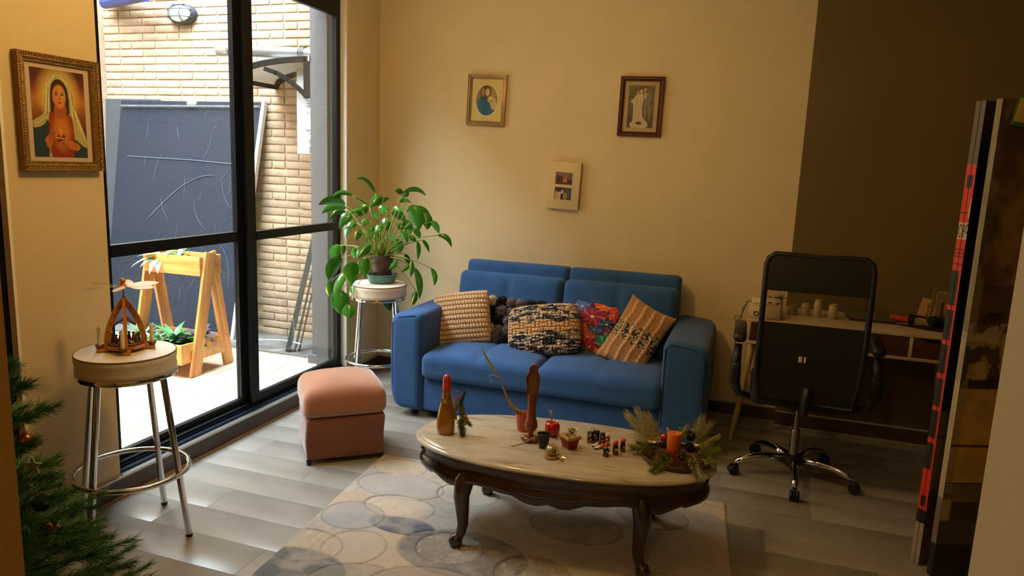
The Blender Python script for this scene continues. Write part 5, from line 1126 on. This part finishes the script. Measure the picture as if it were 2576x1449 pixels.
# ---------------------------------------------------------------- desk
DW=mat('cream_desk_lacquer','bda882',.45); DBR=wood_mat('reddish_drawer_front','4e2a1c','3a1d12',.5,5,0,0,3,0,.05)
dk=thing('desk','cream desk with dark brown drawer fronts and slanted legs by the olive wall','desk',(2.636,-.58,0))
G().rbox((.55,.2515,.756),(1.10,.503,.018),.003).build('desktop',DW,dk)
G().rbox((.55,.2515,.630),(1.10,.503,.018),.003).build('bottom_board',DW,dk)
for x in (.009,.365,.820,1.091): G().rbox((x,.2515,.693),(.018,.503,.108),.002).build('divider',DW,dk)
for (x0,x1) in ((.018,.356),(.374,.811),(.829,1.082)):
    poly=[(x0+.003,.642)]; poly+=[(x1-.003,.642),(x1-.003,.744)]; cx=(x0+x1)/2-.03
    poly+=[(cx+.055*math.cos(t),.744-.018*math.sin(t)) for t in np.linspace(0,PI,12)]+[(x0+.003,.744)]
    G().prism(poly,-.012,-.0,TR((0,-0+.0,0),PI/2)).build('drawer_front',DBR,dk)
def leg(x,y,x2,y2):
    a=Vector((x,y,.62)); b=Vector((x2,y2,0)); d=(a-b); G().tube([b,a],[.012,.021],14).build('leg',DW,dk,.8)
leg(.04,.10,-.035,.135); leg(.04,.40,-.01,.385); leg(1.05,.10,1.10,.12); leg(1.05,.40,1.10,.42)
db=thing('drawer_box','cream drawer box with a ring pull on the left end of the desk','box',(2.720,-.49,.7652))
G().rbox((0,0,.037),(.17,.17,.074),.004).build('box',DW,db); G().rbox((0,-.0865,.037),(.155,.003,.062),.001).build('front',mat('cream_front','c9b58e',.5),db)
G().tube([(-.045+.012*math.cos(t),-.092,.030+.012*math.sin(t)) for t in np.linspace(0,2*PI,21)[:-1]],.002,6,closed=True).build('ring_pull',mat('dark_bronze','3a2c1c',.4,.6),db)
ro=thing('router','small white router on top of the cream drawer box','router',(2.715,-.47,.8395))
G().rbox((0,0,.012),(.13,.09,.024),.005,1,k=2).build('casing',mat('router_white','cfc0a0',.5),ro); G().rbox((.03,-.0455,.012),(.02,.002,.006),.0005).build('port',BLK,ro)
cbl=G().tube([(2.652,-.50,.850),(2.630,-.49,.845),(2.605,-.45,.80),(2.60,-.40,.72),(2.585,-.3,.70),(2.575,-.2,.67),(2.595,-.15,.60),(2.575,-.12,.50),(2.60,-.11,.44),(2.57,-.10,.36),(2.60,-.09,.28),(2.58,-.08,.2)],.0022,5).tube([(2.652,-.48,.846),(2.625,-.44,.835),(2.612,-.40,.78),(2.59,-.3,.71),(2.565,-.2,.705),(2.56,-.12,.66),(2.59,-.1,.63)],.0018,5)
cbl.build('cable',mat('dark_cable','3a2e20',.6),None,3.1,'thin looping cables hanging from the router beside the desk','cable')
lap=thing('laptop','closed grey laptop lying on the desk behind the office chair','laptop',(3.300,-.215,.7652))
G().rbox((0,0,.006),(.24,.27,.011),.003).build('base',mat('laptop_base_dark','2a2620',.4),lap); G().rbox((0,0,.0155),(.24,.27,.007),.003).build('lid',mat('laptop_lid_grey','6a6248',.4,.3),lap)
pcs=thing('pencil_case','red cylindrical pencil case on the desk','case',(3.458,-.245,.7652),-.35)
G().lathe([(.004,-.062),(.016,-.056),(.019,-.045),(.019,.045),(.016,.056),(.004,.062)],16,T=TR((0,0,.019),0,PI/2)).build('case',mat('red_fabric_case','a8240c',.7),pcs,.9); G().tube([(-.05,0,.039),(.05,0,.039)],.0018,5).build('zip',BLK,pcs)
sp=smoothpoly([(-.16,.03),(-.09,-.02),(-.02,-.06),(.10,-.08),(.2,-.07),(.2,.05),(.1,.08),(-.05,.06)],5)
G().prism(sp,0,.004).build('mouse_mat',mat('black_mouse_mat','0b0b0b',.6),None,.6,'black rounded mouse mat on the right part of the desk','mat',loc=(3.585,-.38,.7652))
hd=thing('headphones','black headphones lying on the desk mat','headphones',(3.545,-.33,.7695))
g=G(); g.tube([(.055*math.cos(t),.05*math.sin(t)+.01,.012+.028*math.sin(t)) for t in np.linspace(0,PI,14)],.006,8); g.build('headband',BLK,hd,3.1)
for s_ in(-1,1): G().lathe([(.012,-.012),(.028,-.010),(.030,0),(.027,.012),(.01,.013)],16,T=TR((s_*.055,.0,.030),0,PI/2)).build('ear_cup',BLK,hd,.9)
G().tube([(-.05,.0,.01),(-.11,.02,.004),(-.14,.05,.004),(-.16,.04,.004)],.0025,6).build('cord',BLK,hd)
G().rbox((3.635,-.27,.79),(.10,.08,.045),.015,2,k=2).build('black_pouch',BLKL,None,3.1,'black pouch on the desk in front of the photo frames','pouch')
p=Paint(30,50,'b8935c',1.6); 
for k in range(7): p.ell(.55+.05*math.sin(k),.15+.11*k,.07,.035,'3a1c10')
p.line(.5,.1,.6,.9,.02,'5a3018'); p.noise(.1,20)
cd=G().rbox((0,.003,.065),(.085,.004,.13),.001).build('greeting_card',mat('card_tan','a8875a',.7),None,.6,'tan card with a dark flower stripe leaning beside the desk photo frame','card'); cd.location=(3.592,-.150,.766); cd.rotation_euler=(-.22,.22,0)
p.panel(.083,.128,TR((0,-.0,.065))).build('print',PRINT,cd,None)
df=thing('photo_frame','gilt-edged photo frame standing on the desk by the folding screen','frame',(3.690,-.135,.766)); df.rotation_euler=(-.12,.06,0)
g=G(); ornate(.15,.19,.018,.014,g,TR((0,0,.095))); g.build('frame',mat('pale_gilt','8a7848',.4,.4),df,.5)
G().bb(-.07,.07,-.004,0,.008,.182).build('backing',mat('frame_mount','a89a70',.7),df)
p=Paint(40,50,'7a6a4a',1.2); p.rect(.3,1,0,.62,'3a2414'); p.ell(.62,.35,.2,.35,'a06a2c'); p.ell(.6,.55,.09,.1,'c08a50'); p.panel(.10,.14,TR((0,-.005,.095))).build('photo',PRINT,df,None)
DJ=[(2.735,-.34,.05,.10,'b8a480'),(2.80,-.33,.045,.085,'a89470'),(2.875,-.35,.055,.06,'8a7450'),(2.945,-.33,.05,.07,'b8a480'),(3.01,-.34,.045,.10,'b8a480'),(3.09,-.35,.05,.085,'c0aa80')]
nmz=['tall cream jar','cream jar with a green sprig','low brown tub','small cream tub','second tall cream jar','cream beaker']
for i,(x,y,d,h,c) in enumerate(DJ):
    t=thing('desk_jar',nmz[i]+' standing on the desk, seen through the chair back mesh','jar',(x,y,.7652),0,'jars on the desk behind the chair')
    G().lathe([(d*.42,0),(d*.48,.004),(d*.5,h*.8),(d*.40,h*.86),(d*.42,h),(d*.36,h),(d*.34,h*.85),(0,h*.84)],18,cap=False).build('body',mat('jar_'+c,c,.4),t,.8)
    if i==1: g=G(); succ(g,(0,0,h*.85),9,.05,.005,3); g.build('sprig',mat('green_succulent','5a6a3c',.5),t,3.1,kind='stuff')
# ---------------------------------------------------------------- folding screen
fs=thing('folding_screen','tall canvas folding screen printed with a street photo, red phone box on its edge','screen',(3.40,-1.60,0))
CAN=mat('canvas_back','1c1814',.8)
def fpanel(k,d,th,w,paint,endpaint,h=1.852):
    k=Vector((k[0]-3.40,k[1]+1.60,0)); d=Vector((d[0],d[1],0)).normalized(); n=Vector((d.y,-d.x,0)) # n faces the room
    T=Matrix(((d.x,-n.x,0,k.x),(d.y,-n.y,0,k.y),(0,0,1,.002),(0,0,0,1)))
    o=G().bb(0,w,0,th,0,h,T).build('panel',CAN,fs)
    if paint: paint.panel(w,h,T@TR((w/2,-.0008,h/2))).build('printed_face',PRINT,o,None)
    if endpaint: endpaint.panel(th,h,T@TR((-.0008,th/2,h/2),0,0,-PI/2)).build('printed_edge',PRINT,o,None)
    return o
def stone(p,bands,seed):
    for (z0,z1,c) in bands: p.rect(0,1,z0/1.85,z1/1.85,c)
    n=fbm(p.u*.25,p.v,22,seed); n2=fbm(p.u*.25,p.v,60,seed+1); p.c=p.c*(.55+.6*n+.35*n2)[...,None]; return p
f1=stone(Paint(60,300,'2a221a',5),[(0,.16,'6c5c48'),(.16,.33,'5c5040'),(.33,.66,'8a7a5c'),(.66,1.0,'2c261c'),(1.0,1.7,'1e1a15'),(1.7,1.85,'4c4236')],5)
for z in (.36,.55): f1.rect(0,1,z/1.85,(z+.004)/1.85,'2a221a')
def booth(side): # side 0: rear half, 1: front half of the strip
    p=Paint(14,700,'5a5048',20); V=lambda y:(1412-y)/1157.
    R_='c42c08'
    p.rect(0,1,0,V(1300),'8f8470'); p.rect(0,1,V(1300),V(1265),'0e0c0a'); p.rect(0,1,V(1265),V(1163),R_); p.rect(0,1,V(1163),V(652),'1e1612')
    for y in (742,828,913,997,1080,1163): p.rect(0,1,V(y+6),V(y-6),R_)
    if side: p.rect(.55,1,V(1265),V(640),R_)
    p.rect(0,1,V(652),V(398),R_)
    for y in (600,608,616,635,560-22,575-62): p.rect(0,1,V(y+1.5),V(y-1.5),'6a1404')
    p.rect(.45 if not side else 0,1 if not side else .55,V(455),V(425),'2a1008'); p.rect(.4 if not side else 0,1 if not side else .6,V(1255-0),V(1228),'2a1008')
    p.rect(0,1,V(576),V(535),'b8a88c')
    if side: # H and part of a mirrored P
        p.rect(.0,.14,V(572),V(540),'1a120c'); p.rect(.30,.44,V(572),V(540),'1a120c'); p.rect(0,.44,V(559),V(553),'1a120c'); p.ell(.85,V(550),.28,.010,'1a120c'); p.ell(.88,V(550),.16,.006,'b8a88c')
        p.poly([(.6,V(520)),(1,V(520)),(1,V(478)),(.75,V(485))],'b09a70')
    else:
        p.rect(.0,.12,V(572),V(540),'1a120c'); p.ell(.58,V(556),.34,.0145,'1a120c'); p.ell(.58,V(556),.20,.0105,'b8a88c')
    p.noise(.12,40); return p
n1_=Vector((.64,-.77)); 
fpanel((3.3645,-1.5835),(.77,.64),.018,.36,None,booth(0))
fpanel((3.3775,-1.5990),(.77,.64),.018,.36,f1,booth(1))
f3=stone(Paint(120,420,'6a5030',5),[(0,.14,'1a1612'),(.14,.24,'4c4236'),(.24,.33,'7a6438'),(.33,.40,'6a5c48'),(.40,.78,'b8964e'),(.78,.82,'3a2c1c'),(.82,1.0,'9a8450'),(1.0,1.18,'5a4228'),(1.18,1.86,'8a6a40')],9)
f3.rect(0,.07,.35/1.85,1.85/1.85,'8f8672',.55); f3.rect(0,1,.545/1.85,.555/1.85,'2c2014'); f3.rect(0,1,.395/1.85,.40/1.85,'1a140e'); f3.rect(.1,.4,.24/1.85,.32/1.85,'14100c',.8); f3.rect(.0,.08,.24/1.85,.33/1.85,'a8987a')
n=fbm(f3.u*.3,f3.v,26,77); f3.mask((n>.56)&(f3.v>.44)&(f3.v<.56),'b0a488',.8); f3.mask((n<.42)&(f3.v>.42)&(f3.v<.58),'1c140c',.8); f3.mask(np.clip((fbm(f3.u*.4,f3.v,9,3)-.5)*6,0,1)*(f3.v>.6),'2c2014',.7)
e3=stone(Paint(10,300,'8a8272',10),[(0,.14,'14110e'),(.14,.33,'6a604c'),(.33,.8,'a89c84'),(.8,1.0,'9a9078'),(1.0,1.85,'7c745e')],4)
fpanel((3.4085,-1.6750),(.93,.36),.030,.42,f3,e3)
fpanel((3.425,-1.628),(.69,.72),.012,.33,f1,None)
gc=G().rbox((0,0,0),(.08,.003,.10),.001).build('note_card',mat('green_card','3c7a38',.6),None,.6,'green-edged card hung over the top corner of the folding screen','card'); gc.location=(3.487,-1.665,1.805); gc.rotation_euler=(0,.18,.3)
G().rbox((0,-.002,.006),(.068,.002,.082),.0008).build('card_face',mat('cream_card_face','c2a860',.6),gc)
# ---------------------------------------------------------------- christmas tree
NG=mat('pine_needle_green','2f6a3c',.5,var=.4,scale=40,col2='5a8a52')
tr=thing('christmas_tree','small green artificial christmas tree half hidden behind the left door jamb','tree',(.60,-3.30,0))
G().tube([(0,0,0),(0,0,.98)],[.02,.008],10).build('trunk',mat('tree_trunk_brown','4a3626',.8),tr,.8)
G().lathe([(.15,0),(.15,.02),(.05,.06),(.025,.14)],20).build('stand',mat('tree_stand_green','20301f',.6),tr,.8)
rs=random.Random(11)
k=0
for z,Lb,nb in ((.07,.42,9),(.15,.38,9),(.22,.35,9),(.28,.33,9),(.345,.28,8),(.41,.25,8),(.49,.17,7),(.57,.15,7),(.67,.09,6),(.765,.14,6),(.85,.08,5),(.92,.06,4)):
    for j in range(nb):
        a=2*PI*j/nb+k*.7+rs.uniform(-.15,.15); l=Lb*rs.uniform(.86,1.08); dz=rs.uniform(.0,.05)-.02
        g=G(); b_=(0,0,z); t_=(l*math.cos(a),l*math.sin(a),z+dz+.10*l); twig(g,b_,t_,int(420*l)+60,.050,.0012,.75,0,k*50+j,.1)
        for s_ in (-1,1):
            m_=(l*.55*math.cos(a),l*.55*math.sin(a),z+.5*dz+.05*l); e_=(m_[0]+l*.35*math.cos(a+s_*.7),m_[1]+l*.35*math.sin(a+s_*.7),m_[2]+.01)
            twig(g,m_,e_,int(200*l)+20,.042,.0012,.75,0,k*50+j+7,.1); g.tube([m_,e_],.002,4)
        g.tube([b_,t_],[.004,.002],5); g.build('branch',NG,tr,3.1)
    k+=1
g=G(); twig(g,(0,0,.92),(0,0,1.03),60,.04,.0012,.6,0,5); g.build('tree_tip',NG,tr,3.1)
def hung(nm,lb,cat,loc): t=thing(nm,lb,cat,loc); return t
gb=thing('bauble','shiny gold ball hanging on the christmas tree','ornament',(.645,-3.262,.700))
G().sphere((0,0,0),.024,18,12).build('ball',mat('gold_bauble','c07a10',.12,.9),gb,3.1); G().lathe([(.005,.023),(.005,.030)],8).tube([(0,0,.03),(0,.002,.04)],.001,4).build('cap',GOLDB,gb)
bow=thing('ribbon_bow','hanging orange-gold ribbon bow on a lower tree branch','bow',(.665,-3.212,.405))
RB=mat('orange_gold_ribbon','b8700f',.35,.3)
for s_ in(-1,1): G().tube([(0,0,0),(s_*.018,-.002,.012),(s_*.03,-.002,.004),(s_*.018,-.002,-.008),(0,0,0)],[.002,.007,.007,.006,.002],8,flat=.4).build('loop',RB,bow,3.1)
G().tube([(.002,0,0),(.010,-.002,-.04),(.006,0,-.085)],[.004,.007,.006],8,flat=.3).build('tail',RB,bow,3.1)
st=thing('star_ornament','small pale star ornament on the christmas tree below the gold ball','ornament',(.650,-3.250,.620))
G().prism([((.028 if j%2==0 else .011)*math.sin(j*PI/5),(.028 if j%2==0 else .011)*math.cos(j*PI/5)) for j in range(10)],-.003,.003,TR((0,0,0),PI/2,0,.3)).build('star',mat('pale_glitter','a8a48a',.4,.3),st)
cn=thing('hanging_cone','dark pine cone on the christmas tree above the ribbon bow','pine cone',(.655,-3.235,.490)); cone((0,0,0),.4,0,1.3,CONE,cn,'cone')
cn=thing('hanging_cone','dark pine cone on the christmas tree behind the ribbon bow','pine cone',(.625,-3.20,.40)); cone((0,0,0),2.4,1,1.3,CONE,cn,'cone')
